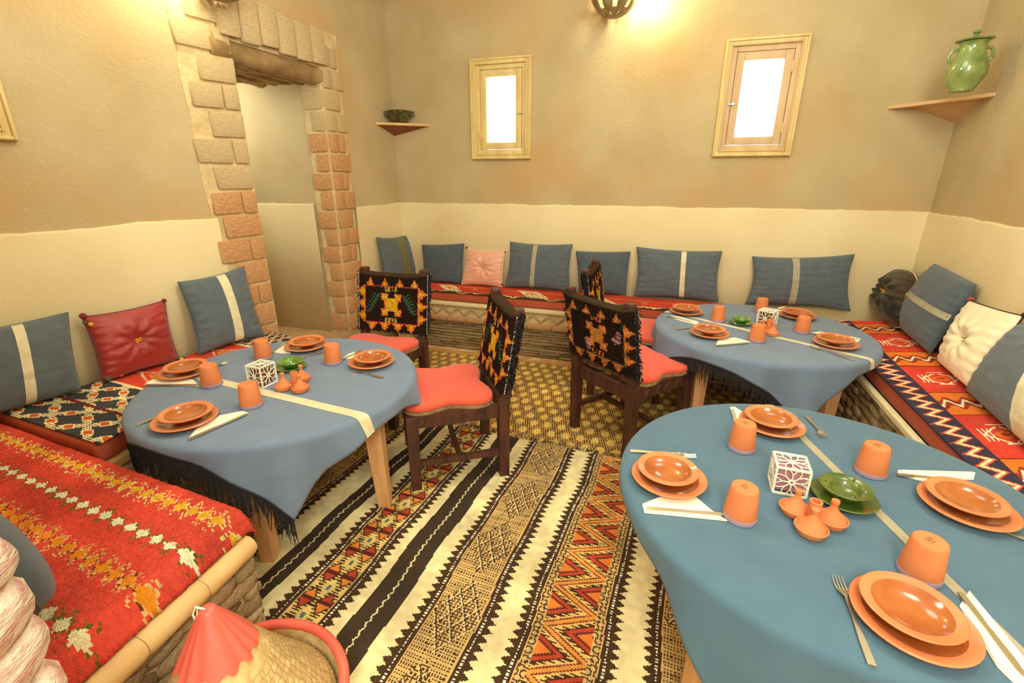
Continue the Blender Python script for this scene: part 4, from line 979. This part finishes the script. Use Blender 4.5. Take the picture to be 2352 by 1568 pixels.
for lb, loc, rz in chairs:
    c = copy_tree(ch2); c.location = loc; c.rotation_euler = (0, 0, rz); c['label'] = lb
for c in [o for o in COL.objects if o.name.startswith('banquette_chair')]: c['group'] = 'dark wooden chairs with woven back covers'; c.name = 'dining_chair'

# ------------------------------------------------------------------ tableware
TZ = TOPZ+0.0065
def lathe_obj(name, prof, m, parent, n=44, close=False, **k): b = MB(); b.lathe(prof, n, close=close, **k); return b.build(name, m, parent, True)
def sc_(p, a, b): return [(r_*a, z_*b) for r_, z_ in p]
def make_plate():
    e = thing('dinner_plate', '', 'plate')
    lathe_obj('plate_body', sc_([(.05, 0), (.085, .002), (.125, .016), (.141, .022), (.143, .026), (.139, .029), (.112, .0225)], 0.81, 0.9), M_rimc, e, cap1=False)
    lathe_obj('glazed_well', sc_([(.1125, .0228), (.098, .0165), (.08, .010), (.04, .0085), (.0001, .0085)], 0.81, 0.9), M_glaze, e, cap0=False)
    return e
def make_bowl():
    e = thing('soup_plate', '', 'plate')
    lathe_obj('plate_body', sc_([(.04, 0), (.06, .002), (.092, .018), (.113, .029), (.115, .033), (.112, .035), (.088, .0305)], 0.82, 0.9), M_rimc, e, cap1=False)
    lathe_obj('glazed_well', sc_([(.0885, .0308), (.078, .022), (.06, .013), (.03, .010), (.0001, .0095)], 0.82, 0.9), M_glaze, e, cap0=False)
    return e
def make_cup():
    e = thing('clay_cup', '', 'cup')       # stands upside down
    lathe_obj('cup_body', sc_([(.0555, .013), (.0565, .016), (.0465, .098), (.0445, .104), (.041, .1065), (.0001, .1065)], 0.79, 0.98), M_clay, e, 36)
    lathe_obj('lilac_rim', sc_([(.052, 0), (.058, .001), (.0592, .006), (.0575, .014), (.0545, .0155)], 0.79, 0.98), M_lilac, e, 36, cap1=False)
    return e
MARK = [[(0, 0), (0, 8)], [(0, 8), (4, 8)], [(4, 8), (4, 4.3)], [(0, 4.3), (4.5, 4)], [(4.5, 4), (5, 0)], [(0, 0), (5, 0)], [(6, 7), (8, 8.5)], [(8, 8.5), (8.6, 7)], [(8.6, 7), (6.5, 4.6)], [(6.5, 4.6), (9.2, 4.8)]]
def add_mark(e):
    b = MB()
    for a, c in MARK:
        b.beam(((a[0]-4.5)*.0019, (a[1]-4)*.0019, .1046), ((c[0]-4.5)*.0019, (c[1]-4)*.0019, .1046), .0011, .0008)
    b.build('incised_mark', M_ink, e)
def place(first, proto, label, group, loc, rz=0.0):
    o = proto if first else copy_tree(proto); o.location = loc; o.rotation_euler = (0, 0, rz); o['label'] = label; o['group'] = group; return o
plate0, bowl0, cup0 = make_plate(), make_bowl(), make_cup()
for c in list(cup0.children): pass
PL = [ # px centre of the big plate, label
 ((425, 959), 'at the front of the left table', 'l'), ((424, 850), 'at the left of the left table beside the red cushion', 'l'), ((703, 791), 'at the back of the left table', 'l'), ((853, 828), 'at the right of the left table next to the chair', 'l'),
 ((1577, 713), 'at the back left of the far table', 'f'), ((1630, 763), 'at the near left of the far table', 'f'), ((1832, 723), 'at the back right of the far table', 'f'), ((1920, 786), 'at the right of the far table', 'f'),
 ((1536, 1092), 'at the left of the foreground table', 'n'), ((1773, 970), 'at the far side of the foreground table', 'n'), ((2222, 1158), 'at the right of the foreground table', 'n'), ((2096, 1415), 'nearest the camera on the foreground table', 'n')]
cc = {'l': cl, 'f': cf, 'n': cn}
for i, (px, wh, tb) in enumerate(PL):
    p = atz(px[0], px[1], TZ+.022); p.z = TZ
    dp = Vector((-.004, .006, 0))
    if tb == 'l': dp = Vector((.006, .004, 0))
    place(i == 0, plate0, 'wide terracotta plate '+wh, 'terracotta dinner plates on the tables', p, i*.7)
    place(i == 0, bowl0, 'small glazed dish stacked '+wh, 'glazed soup plates on the tables', p+dp+Vector((0, 0, .0185)), i*.5)
CUPS = [((487, 884), 'left of the lantern on the left table', 0), ((578, 931), 'in front of the lantern on the left table', 0), ((606, 822), 'behind the lantern on the left table', 0), ((766, 833), 'right of the green dish on the left table', 0),
 ((1648, 737), 'left of the green dish on the far table', 0), ((1747, 717), 'behind the lantern on the far table', 0), ((1738, 783), 'in front of the lantern on the far table', 0), ((1841, 763), 'right of the spice pots on the far table', 0),
 ((1702, 1029), 'beside the far plate on the foreground table', 1), ((1698, 1187), 'left of the spice pots on the foreground table', 1), ((1998, 1085), 'behind the green dish on the foreground table', 1), ((2110, 1318), 'nearest the camera on the foreground table', 1)]
marked = copy_tree(cup0); add_mark(marked)
fm = True
for i, (px, wh, mk) in enumerate(CUPS):
    p = atz(px[0], px[1], TZ)
    pr = marked if mk else cup0; o = place((i == 0) or (mk and fm), pr, 'upturned clay cup '+wh, 'upturned clay cups with lilac rims', p, 0.35 if mk else i*.4)
    if mk: fm = False
# green dishes
def green(px, mm, rz, wh, sc=1.0):
    p = atz(px[0], px[1], TZ+.012); p.z = TZ
    e = thing('green_plate', 'green glazed plate under the small bowl '+wh, 'plate', p, 0, 'green glazed plates'); e.scale = (sc,)*3
    lathe_obj('plate_body', [(.05, 0), (.07, .003), (.1, .018), (.103, .022), (.1, .024), (.07, .013), (.04, .009), (.0001, .009)], mm, e)
    f = thing('green_ashtray_bowl', 'small green glazed bowl with a wide rim '+wh, 'bowl', p+Vector((.002, .004, .0105*sc)), 0, 'green glazed bowls'); f.scale = (sc,)*3
    lathe_obj('bowl_body', [(.035, 0), (.042, .003), (.062, .022), (.078, .038), (.081, .043), (.078, .046), (.056, .042), (.047, .036), (.04, .018), (.022, .010), (.0001, .012)], mm, f)
    for s_ in (0.6, 2.5, 4.6):
        b = MB(); b.box((.068*math.cos(s_), .068*math.sin(s_), .0455), (.026, .008, .003), Matrix.Rotation(s_, 3, 'Z'), bev=.001); b.build('rim_notch', M_green, f)
green((1938, 1140), M_green, 0, 'on the foreground table', .86); green((667, 841), M_green2, 0, 'on the left table', .76); green((1702, 740), M_green2, 0, 'on the far table', .72)
# spice sets: three little conical-lidded pots joined round a hollow handle
def spice(centres, tube, wh, sc=1.0, third=None):
    c = sum((atz(u, v, TZ+.012) for u, v in centres), Vector())/len(centres)
    e = thing('spice_pot_set', 'three joined clay spice pots with conical lids '+wh, 'spice pots', (c.x, c.y, TZ), 0, 'clay spice pot sets')
    for u, v in centres:
        q = atz(u, v, TZ+.012)-Vector((c.x, c.y, TZ)); q.z = 0
        b = MB(); b.lathe([(.02, 0), (.034, .003), (.045*sc, .016), (.047*sc, .022), (.043*sc, .023), (.038*sc, .014), (.0001, .012)], 32, q); b.build('pot', M_clay, e, True)
        b = MB(); b.lathe([(.040*sc, .018), (.041*sc, .021), (.034*sc, .030), (.020*sc, .043), (.010*sc, .056), (.008*sc, .064), (.0115*sc, .070), (.0115*sc, .080), (.007, .082), (.0001, .081)], 28, q); b.build('lid', M_clay, e, True)
    q = Vector((0, 0, 0)); b = MB(); b.lathe([(.014, .0), (.016, .055), (.0165, .075), (.0115, .075), (.0115, .05)], 20, q, cap1=True); b.build('handle', M_clay, e, True)
spice([(1825, 1170), (1862, 1216), (1908, 1195)], (1890, 1160), 'on the foreground table', .9)
spice([(652, 888), (690, 892), (694, 869)], None, 'on the left table', .85); spice([(1750, 760), (1774, 766), (1768, 752)], None, 'on the far table', .85)
# fretwork lantern cubes
def lantern(BLp, BRp, wh, inner, inner_l, h=None, flip=1):
    a = atz(*BLp, TZ); b2 = atz(*BRp, TZ); d = b2-a; L = d.length; rz = math.atan2(d.y, d.x); S_ = L/2; hh = h or L
    n = Vector((-d.y, d.x, 0)).normalized(); c = (a+b2)/2+n*S_
    e = thing('fretwork_lantern', 'white fretwork cube lantern '+wh, 'lantern', c, rz, 'fretwork cube lanterns')
    b = MB(); w_ = .0075*L/.1
    pts = [(x, y, z) for x in (-S_, S_) for y in (-S_, S_) for z in (0.001, hh)]
    ed = [((x1, y1, z1), (x2, y2, z2)) for x1, y1, z1 in pts for x2, y2, z2 in pts if (x1, y1, z1) < (x2, y2, z2) and ((x1 != x2)+(y1 != y2)+(z1 != z2)) == 1]
    for p, q in ed: b.beam(p, q, w_, w_)
    f = b.build('edge_frame', M_whiteiron, e); bevel(f, .001)
    b = MB(); k = S_-.006*L/.1
    def face(orig, ux, uy):
        for i in range(8):
            an = i*math.pi/4+math.pi/8; 
            # petal outlines as thin raised loops
            pts = []
            for q in range(11):
                t = q/10*2*math.pi; r_ = .55+.40*math.cos(t)*1.0; w2_ = .19*math.sin(t)
                x_ = r_*math.cos(an)-w2_*math.sin(an); y_ = r_*math.sin(an)+w2_*math.cos(an); x_ = max(-.96, min(.96, x_*1.12)); y_ = max(-.96, min(.96, y_*1.12))
                pts.append(orig+ux*x_*S_+uy*y_*hh/2)
            b.tube(pts[:-1], .0021*L/.1, 5, closed=True)
        b.tube([orig+(ux*math.cos(t)*S_+uy*math.sin(t)*hh/2)*.16 for t in [2*math.pi*q/10 for q in range(10)]], .004*L/.1, 6, closed=True)
    X, Y, Zv = Vector((1, 0, 0)), Vector((0, 1, 0)), Vector((0, 0, 1)); C0 = Vector((0, 0, hh/2))
    for o_, ux, uy in ((-Y*S_, X, Zv), (Y*S_, X, Zv), (-X*S_, Y, Zv), (X*S_, Y, Zv)): face(C0+o_, ux, uy)
    bb = b; 
    for i in range(8):
        an = i*math.pi/4+math.pi/8; pts = []
        for q in range(10):
            t = q/10*2*math.pi; r_ = .55+.40*math.cos(t); w2_ = .19*math.sin(t); x_ = max(-.96, min(.96, (r_*math.cos(an)-w2_*math.sin(an))*1.12)); y_ = max(-.96, min(.96, (r_*math.sin(an)+w2_*math.cos(an))*1.12)); pts.append(Vector((x_*S_, y_*S_, hh)))
        b.tube(pts, .0021*L/.1, 5, closed=True)
    b.tube([Vector((math.cos(t)*S_*.16, math.sin(t)*S_*.16, hh)) for t in [2*math.pi*q/10 for q in range(10)]], .004*L/.1, 6, closed=True)
    b.build('fretwork', M_whiteiron, e)
    b = MB(); kk = S_*.80
    for s1 in (-1, 1):
        b.box((s1*kk, 0, hh/2), (.002, 2*kk, hh*.82)); b.box((0, s1*kk, hh/2), (2*kk, .002, hh*.82))
    b.box((0, 0, hh*.88), (2*kk, 2*kk, .002)); f = b.build('liner', inner, e); f['label'] = inner_l
lantern((1774, 1129), (1850, 1144), 'with mauve panels on the foreground table', M_lantin, 'mauve and clay coloured liner')
lantern((604, 891), (637, 875), 'with brown panels, corner on, on the left table', M_lantin2, 'brown liner', h=.098)
lantern((1737, 744), (1771, 751), 'on the far table', M_lantin2, 'brown liner', h=.095)

# napkins, knives, forks
def napkin(poly, label, z=TZ):
    P_ = [atz(u, v, z) for u, v in poly]; c = sum(P_, Vector())/len(P_)
    b = MB(); n = len(P_)
    for k, (sh, dz) in enumerate(((1.0, 0.0), (.93, .0026))):
        q = [(p-c)*sh for p in P_]; b.prism([Vector((v.x, v.y, 0)) for v in q], dz, dz+.002)
    o = b.build('paper_napkin', M_paper); o.location = (c.x, c.y, z); return props(o, label, 'napkin', 'folded paper napkins')
def along(a, b_, z, name, label, cat, group):
    A = atz(*a, z); B = atz(*b_, z); e = thing(name, label, cat, (A+B)/2, math.atan2((B-A).y, (B-A).x), group); return e, (B-A).length
def knife(a, b_, label, z=TZ+.0048):
    e, L = along(a, b_, z, 'table_knife', label, 'knife', 'steel table knives'); L = max(L, .17); s_ = L/2
    V = []; prof = [(-s_, .006), (-s_*.6, .0072), (-s_*.05, .0055), (0, .0075), (s_*.6, .0095), (s_*.88, .008), (s_, .001)]
    b = MB(); pl = [(x, w_) for x, w_ in prof]+[(x, -w_*(.9 if x < 0 else .55)) for x, w_ in reversed(prof)]
    h = [q for q in pl if q[0] <= 0.001]; bl = [q for q in pl if q[0] >= -0.001]
    b.prism([Vector((x, y, 0)) for x, y in h], 0, .0035); b.build('handle', M_steel, e); b = MB(); b.prism([Vector((x, y, 0)) for x, y in bl], .0005, .002); b.build('blade', M_steel, e)
def fork(a, b_, label, z=TZ+.0005):
    """a: handle end, b: tine tips"""
    e, L = along(a, b_, z, 'table_fork', label, 'fork', 'steel table forks'); L = max(L, .175); s_ = L/2
    P_ = [(-s_, .0085, .001), (-s_*.55, .0075, .003), (0, .0032, .006), (s_*.42, .0035, .010), (s_*.52, .010, .009), (s_*.66, .0125, .005)]
    V = []; Fc = []
    for x, w_, z_ in P_: V += [(x, -w_, z_), (x, w_, z_), (x, w_*.9, z_+.0022), (x, -w_*.9, z_+.0022)]
    for i in range(len(P_)-1):
        q = i*4
        for k in range(4): Fc.append((q+k, q+(k+1) % 4, q+4+(k+1) % 4, q+4+k))
    Fc += [(3, 2, 1, 0), tuple(len(V)-4+k for k in range(4))]
    b = MB(); b.add(V, Fc); b.build('handle', M_steel, e, True)
    b = MB()
    for k in range(4):
        y = (-1.5+k)*.0072; b.tube([(s_*.62, y, .0065), (s_*.8, y, .0045), (s_, y*.95, .0085)], [.0019, .0017, .0009], 5)
    b.build('tines', M_steel, e, True)
FG = 'on the foreground table'
napkin([(1475, 1158), (1480, 1178), (1672, 1197), (1634, 1172), (1600, 1143), (1528, 1136)], 'folded paper napkin in front of the left plate '+FG); knife((1486, 1168), (1668, 1183), 'steel knife on the napkin in front of the left plate '+FG)
napkin([(1676, 936), (1686, 934), (1712, 950), (1712, 985), (1694, 994)], 'folded paper napkin behind the cup at the far side of the foreground table'); knife((1681, 940), (1697, 990), 'steel knife on the napkin at the far side of the foreground table')
napkin([(2062, 1080), (2240, 1085), (2236, 1102), (2175, 1102), (2140, 1112), (2062, 1090)], 'folded paper napkin behind the right plate '+FG); knife((2068, 1091), (2190, 1103), 'steel knife on the napkin behind the right plate '+FG)
napkin([(2203, 1392), (2226, 1357), (2440, 1618), (2400, 1640), (2290, 1532)], 'folded paper napkin beside the nearest plate '+FG); knife((2205, 1362), (2352, 1555), 'steel knife on the napkin beside the nearest plate '+FG)
fork((1448, 1036), (1598, 1051), 'steel fork half under the left plate '+FG); fork((1852, 956), (1893, 1009), 'steel fork right of the far plate '+FG)
fork((2400, 1255), (2243, 1207), 'steel fork in front of the right plate '+FG); fork((2003, 1529), (1920, 1326), 'steel fork left of the nearest plate '+FG)
napkin([(330, 884), (345, 874), (372, 870), (442, 870), (458, 887)], 'folded paper napkin at the left edge of the left table'); knife((334, 884), (457, 884), 'steel knife on the napkin at the left edge of the left table')
napkin([(432, 1009), (450, 985), (505, 955), (560, 944), (573, 950)], 'folded paper napkin in front of the nearest cup on the left table'); knife((434, 1009), (572, 949), 'steel knife on the napkin in front of the nearest cup on the left table')
napkin([(626, 809), (652, 788), (664, 796), (668, 812), (645, 812)], 'folded paper napkin behind the lantern on the left table'); knife((628, 808), (656, 789), 'steel knife on the napkin behind the lantern on the left table')
napkin([(784, 826), (800, 814), (815, 809), (820, 822)], 'folded paper napkin at the right of the left table'); knife((786, 826), (830, 806), 'steel knife on the napkin at the right of the left table')
fork((314, 977), (430, 936), 'steel fork half under the front plate on the left table'); fork((455, 862), (522, 833), 'steel fork beyond the cup on the left table'); fork((880, 868), (812, 852), 'steel fork in front of the right plate on the left table'); fork((735, 812), (700, 822), 'steel fork near the back plate on the left table')
napkin([(1528, 724), (1556, 727), (1606, 740), (1600, 746), (1560, 736)], 'folded paper napkin at the back left of the far table'); knife((1532, 725), (1590, 740), 'steel knife on the napkin at the back left of the far table')
napkin([(1644, 794), (1650, 778), (1690, 776), (1725, 786)], 'folded paper napkin at the front of the far table'); knife((1645, 794), (1722, 787), 'steel knife on the napkin at the front of the far table')
napkin([(1778, 716), (1790, 706), (1805, 704), (1800, 716)], 'folded paper napkin at the back of the far table'); knife((1779, 715), (1812, 704), 'steel knife on the napkin at the back of the far table')
napkin([(1860, 765), (1880, 762), (1978, 778), (1970, 786)], 'folded paper napkin behind the right plate on the far table'); knife((1862, 766), (1974, 779), 'steel knife on the napkin behind the right plate on the far table')
fork((1550, 757), (1625, 752), 'steel fork half under the near left plate on the far table'); fork((1962, 828), (1858, 796), 'steel fork in front of the right plate on the far table')

# ------------------------------------------------------------------ corner shelves and pots
def corner_shelf(label, corner, pa, pb, z, t, mt, bracket=False):
    c = Vector((corner.x, corner.y, z)); e = thing('corner_shelf', label, 'shelf', c)
    A = Vector((pa.x, pa.y, z))-c; B = Vector((pb.x, pb.y, z))-c
    b = MB(); b.prism([Vector((0, 0, 0)), Vector((A.x, A.y, 0)), Vector((B.x, B.y, 0))], -t, 0); f = b.build('board', M_wood_shelf, e); bevel(f, .004)
    if bracket:
        m_ = (A+B)/2; b = MB(); b.add([(0, 0, -t), tuple(A*.62+Vector((0, 0, -t))), tuple(B*.62+Vector((0, 0, -t))), (0, 0, -t-.10)], [(0, 1, 2), (0, 3, 1), (0, 2, 3), (1, 3, 2)]); b.build('bracket', M_wood_shelf, e)
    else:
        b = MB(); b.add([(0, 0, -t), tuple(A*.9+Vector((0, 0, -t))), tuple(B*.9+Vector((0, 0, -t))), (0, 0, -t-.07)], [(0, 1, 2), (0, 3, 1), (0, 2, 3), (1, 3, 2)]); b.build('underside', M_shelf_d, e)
    return e
a = on_plane(862, 274, BL, n2); c = on_plane(990, 284, BL, bn)
corner_shelf('small plaster corner shelf to the left, holding the dark bowl', BL, a, c, 2.005, .022, M_shelf_d)
a = on_plane(2040, 238, BR, bn); c = on_plane(2290, 207, BR, rn)
corner_shelf('large plaster corner shelf to the right, holding the green jar', BR, a, c, 2.015, .022, M_wood_shelf, True)
p = BL+(Vector((0.03, -.13, 0)))
p = aty(918, 271, BL.y-.14); p.z = 2.007
e = thing('handled_bowl', 'dark green glazed bowl with scalloped rim and side handles on the left corner shelf', 'bowl', p, .2)
b = MB(); b.lathe([(.048, 0), (.06, .004), (.088, .055), (.10, .085), (.104, .10), (.098, .102), (.088, .08), (.07, .05), (.03, .02), (.0001, .018)], 40, wob=lambda a, z: 1+(.05*math.sin(a*8) if z > .07 else 0)); b.build('bowl_body', M_dkbowl, e, True)
for s_ in (-1, 1):
    b = MB(); b.tube([(s_*(.088), 0, .055), (s_*.125, 0, .07), (s_*.13, 0, .09), (s_*.1, 0, .095)], .009, 8); b.build('handle', M_dkbowl, e, True)
p = Vector((2.66, 3.16, 2.0165)); p2 = atz(2206, 212, 2.0165); p = p2
e = thing('lidded_jar', 'tall green glazed jar with lid and two small handles on the right corner shelf', 'jar', p, .4); e.scale = (.93, .93, .97)
js = 1.0
b = MB(); b.lathe([(.055, 0), (.062, .004), (.062, .012), (.085, .05), (.102, .09), (.104, .12), (.092, .16), (.072, .20), (.064, .225), (.066, .25), (.074, .262), (.070, .264), (.055, .25)], 44, cap1=False); b.build('jar_body', M_jar, e, True)
b = MB(); b.lathe([(.060, .262), (.092, .268), (.094, .273), (.06, .282), (.03, .290), (.012, .294), (.010, .302), (.02, .308), (.022, .316), (.012, .322), (.0001, .323)], 40); b.build('lid', M_jar, e, True)
for k in (0, 1):
    an = k*math.pi-.9; dx, dy = math.cos(an), math.sin(an); b = MB(); b.tube([(dx*.062, dy*.062, .23), (dx*.092, dy*.092, .225), (dx*.105, dy*.105, .195), (dx*.095, dy*.095, .16)], .009, 8); b.build('handle', M_jar, e, True)

# ------------------------------------------------------------------ wall lamps
def sconce(label, c, n, power, lightpos, rad=.165):
    e = thing('wall_lamp', label, 'lamp', c)
    bm = bmesh.new(); nu, nv = 48, 24; vs = []
    for j in range(nv+1):
        th = math.pi*(.30+.70*j/nv)
        for i in range(nu): an = 2*math.pi*i/nu; vs.append(bm.verts.new((rad*math.sin(th)*math.cos(an), rad*math.sin(th)*math.sin(an), rad*math.cos(th)*.95)))
    for j in range(nv):
        for i in range(nu):
            cut = (i % 6 in (1, 2, 3)) and (j in (5, 6, 7, 8)) or (i % 6 in (4, 5) and j in (11, 12, 13, 14, 15)) or (i % 6 == 2 and j in (18, 19, 20))
            if cut: continue
            try: bm.faces.new((vs[j*nu+i], vs[j*nu+(i+1) % nu], vs[(j+1)*nu+(i+1) % nu], vs[(j+1)*nu+i]))
            except ValueError: pass
    me = bpy.data.meshes.new('shade'); bm.to_mesh(me); bm.free(); me.materials.append(M_lamp); me.polygons.foreach_set('use_smooth', [True]*len(me.polygons))
    o = bpy.data.objects.new('shade', me); COL.objects.link(o); o.parent = e; s_ = o.modifiers.new('solid', 'SOLIDIFY'); s_.thickness = .007; s_.offset = 0
    b = MB(); b.lathe([(.0001, -.05), (.02, -.04), (.03, -.01), (.022, .02), (.012, .04), (.0001, .045)], 16); b.build('bulb', M_bulb, e, True)
    b = MB(); b.beam(Vector((0, 0, .07))-n*rad*.3, Vector((0, 0, .07))-n*(.19), .02, .02); b.build('bracket', M_lamp, e)
    lamp('lamp_light', c+lightpos, power, 0.035, (1.0, .87, .55))
    return e
cb = on_plane(1412, -18, BL+bn*.19, bn)
sconce('perforated ceramic wall lamp on the back wall above between the windows', cb, bn, 11, bd*.235-bn*.03+Vector((0, 0, .02)))
cd = on_plane(497, -80, JL+ln*.17, ln)
sconce('perforated ceramic wall lamp over the door, cut off by the top edge', cd, ln, 9, -ln*.0+ld*-.20+Vector((0, 0, .0)))

# ------------------------------------------------------------------ bread basket in the left foreground
BC = Vector((-0.70, 0.845, 0))
e = thing('straw_basket', 'round coiled straw basket with a pink leather rim in the lower left', 'basket', BC)
b = MB(); b.lathe([(.13, 0), (.17, .02), (.225, .12), (.25, .235), (.243, .236), (.215, .13), (.16, .03), (.0001, .02)], 56); b.build('basket_bowl', M_basket, e, True)
b = MB(); b.tube([(0.25*math.cos(t), 0.25*math.sin(t), .243) for t in [2*math.pi*k/56 for k in range(56)]], .0145, 10, closed=True); b.build('leather_rim', M_leather, e, True)
e = thing('basket_lid', 'conical coiled straw lid with a scalloped pink leather cap resting in the straw basket', 'basket lid', BC+Vector((-.01, -.012, .20)), 0)
n = 96; prof = []
H_ = .40; rb = .232
def lid_r(f): return rb*(1-f)**1.0*(1-.05*math.sin(f*math.pi))+.008
V = []; Fc = []; k = 46
for i in range(k+1):
    f = i/k; 
    for j in range(n):
        a = 2*math.pi*j/n; coil = .0028*abs(math.sin(f*k/2*math.pi)); r_ = lid_r(f)+coil; V.append((r_*math.cos(a), r_*math.sin(a), H_*f))
for i in range(k):
    for j in range(n): Fc.append((i*n+j, i*n+(j+1) % n, (i+1)*n+(j+1) % n, (i+1)*n+j))
o = mesh('coiled_cone', V, Fc, M_basket, e, True)
b = MB(); rs = random.Random(4)
for i in range(1, 14):
    f = i/24*1.0; f = (2*i)/k; r_ = lid_r(f)+.0012; b.tube([(r_*math.cos(t), r_*math.sin(t), H_*f) for t in [2*math.pi*q/60 for q in range(60)]], .0011, 4, closed=True)
b.build('coil_binding', M_basketd, e)
b = MB()
for i in range(0, 26, 1):
    f0, f1 = i/k, (i+1)/k
    if i % 2: continue
    f1 = (i+2)/k; m_ = int(70*lid_r(f0)/rb)+10
    for q in range(m_):
        t = 2*math.pi*(q+rs.uniform(-.3, .3))/m_; t2 = t+.02; r0, r1 = lid_r(f0)+.0035, lid_r(f1)+.0035; b.tube([(r0*math.cos(t), r0*math.sin(t), H_*f0), ((r0+r1)/2*1.008*math.cos(t), (r0+r1)/2*1.008*math.sin(t), H_*(f0+f1)/2), (r1*math.cos(t2), r1*math.sin(t2), H_*f1)], .0008, 3, caps=False)
f = b.build('stitches', M_basketd, e); f['kind'] = 'stuff'
V = []; Fc = []; k2 = 20
for i in range(k2+1):
    for j in range(n):
        a = 2*math.pi*j/n; f0 = .67+.016*math.cos(a*14)*1.0; f = f0+(1.0-f0)*i/k2; pl = .0035*math.sin(a*11+3*math.sin(a*3))*(1-i/k2); r_ = lid_r(f)+.007+pl; V.append((r_*math.cos(a), r_*math.sin(a), H_*f+.004))
for i in range(k2):
    for j in range(n): Fc.append((i*n+j, i*n+(j+1) % n, (i+1)*n+(j+1) % n, (i+1)*n+j))
Fc.append(tuple(k2*n+j for j in range(n)))
mesh('leather_cap', V, Fc, M_leather, e, True)
b = MB(); b.tube([(-.004, 0, H_), (-.022, -.004, H_+.012), (-.032, -.006, H_-.01), (-.026, -.006, H_-.045), (-.014, -.004, H_-.03)], .0022, 6); b.tube([(0, 0, H_), (-.014, -.01, H_+.014), (-.02, -.012, H_-.02), (-.012, -.012, H_-.05)], .0018, 6); b.build('hanging_loop', M_whiteiron, e)

for o in COL.objects:
    if o.type == 'EMPTY' and o.get('label', 'x') == '': pass
print('stones', CNT['n'], 'tris', sum(sum(len(p.vertices)-2 for p in me.polygons)*me.users for me in bpy.data.meshes if len(me.polygons) < 50000)+sum(len(me.polygons)*2 for me in bpy.data.meshes if len(me.polygons) >= 50000))
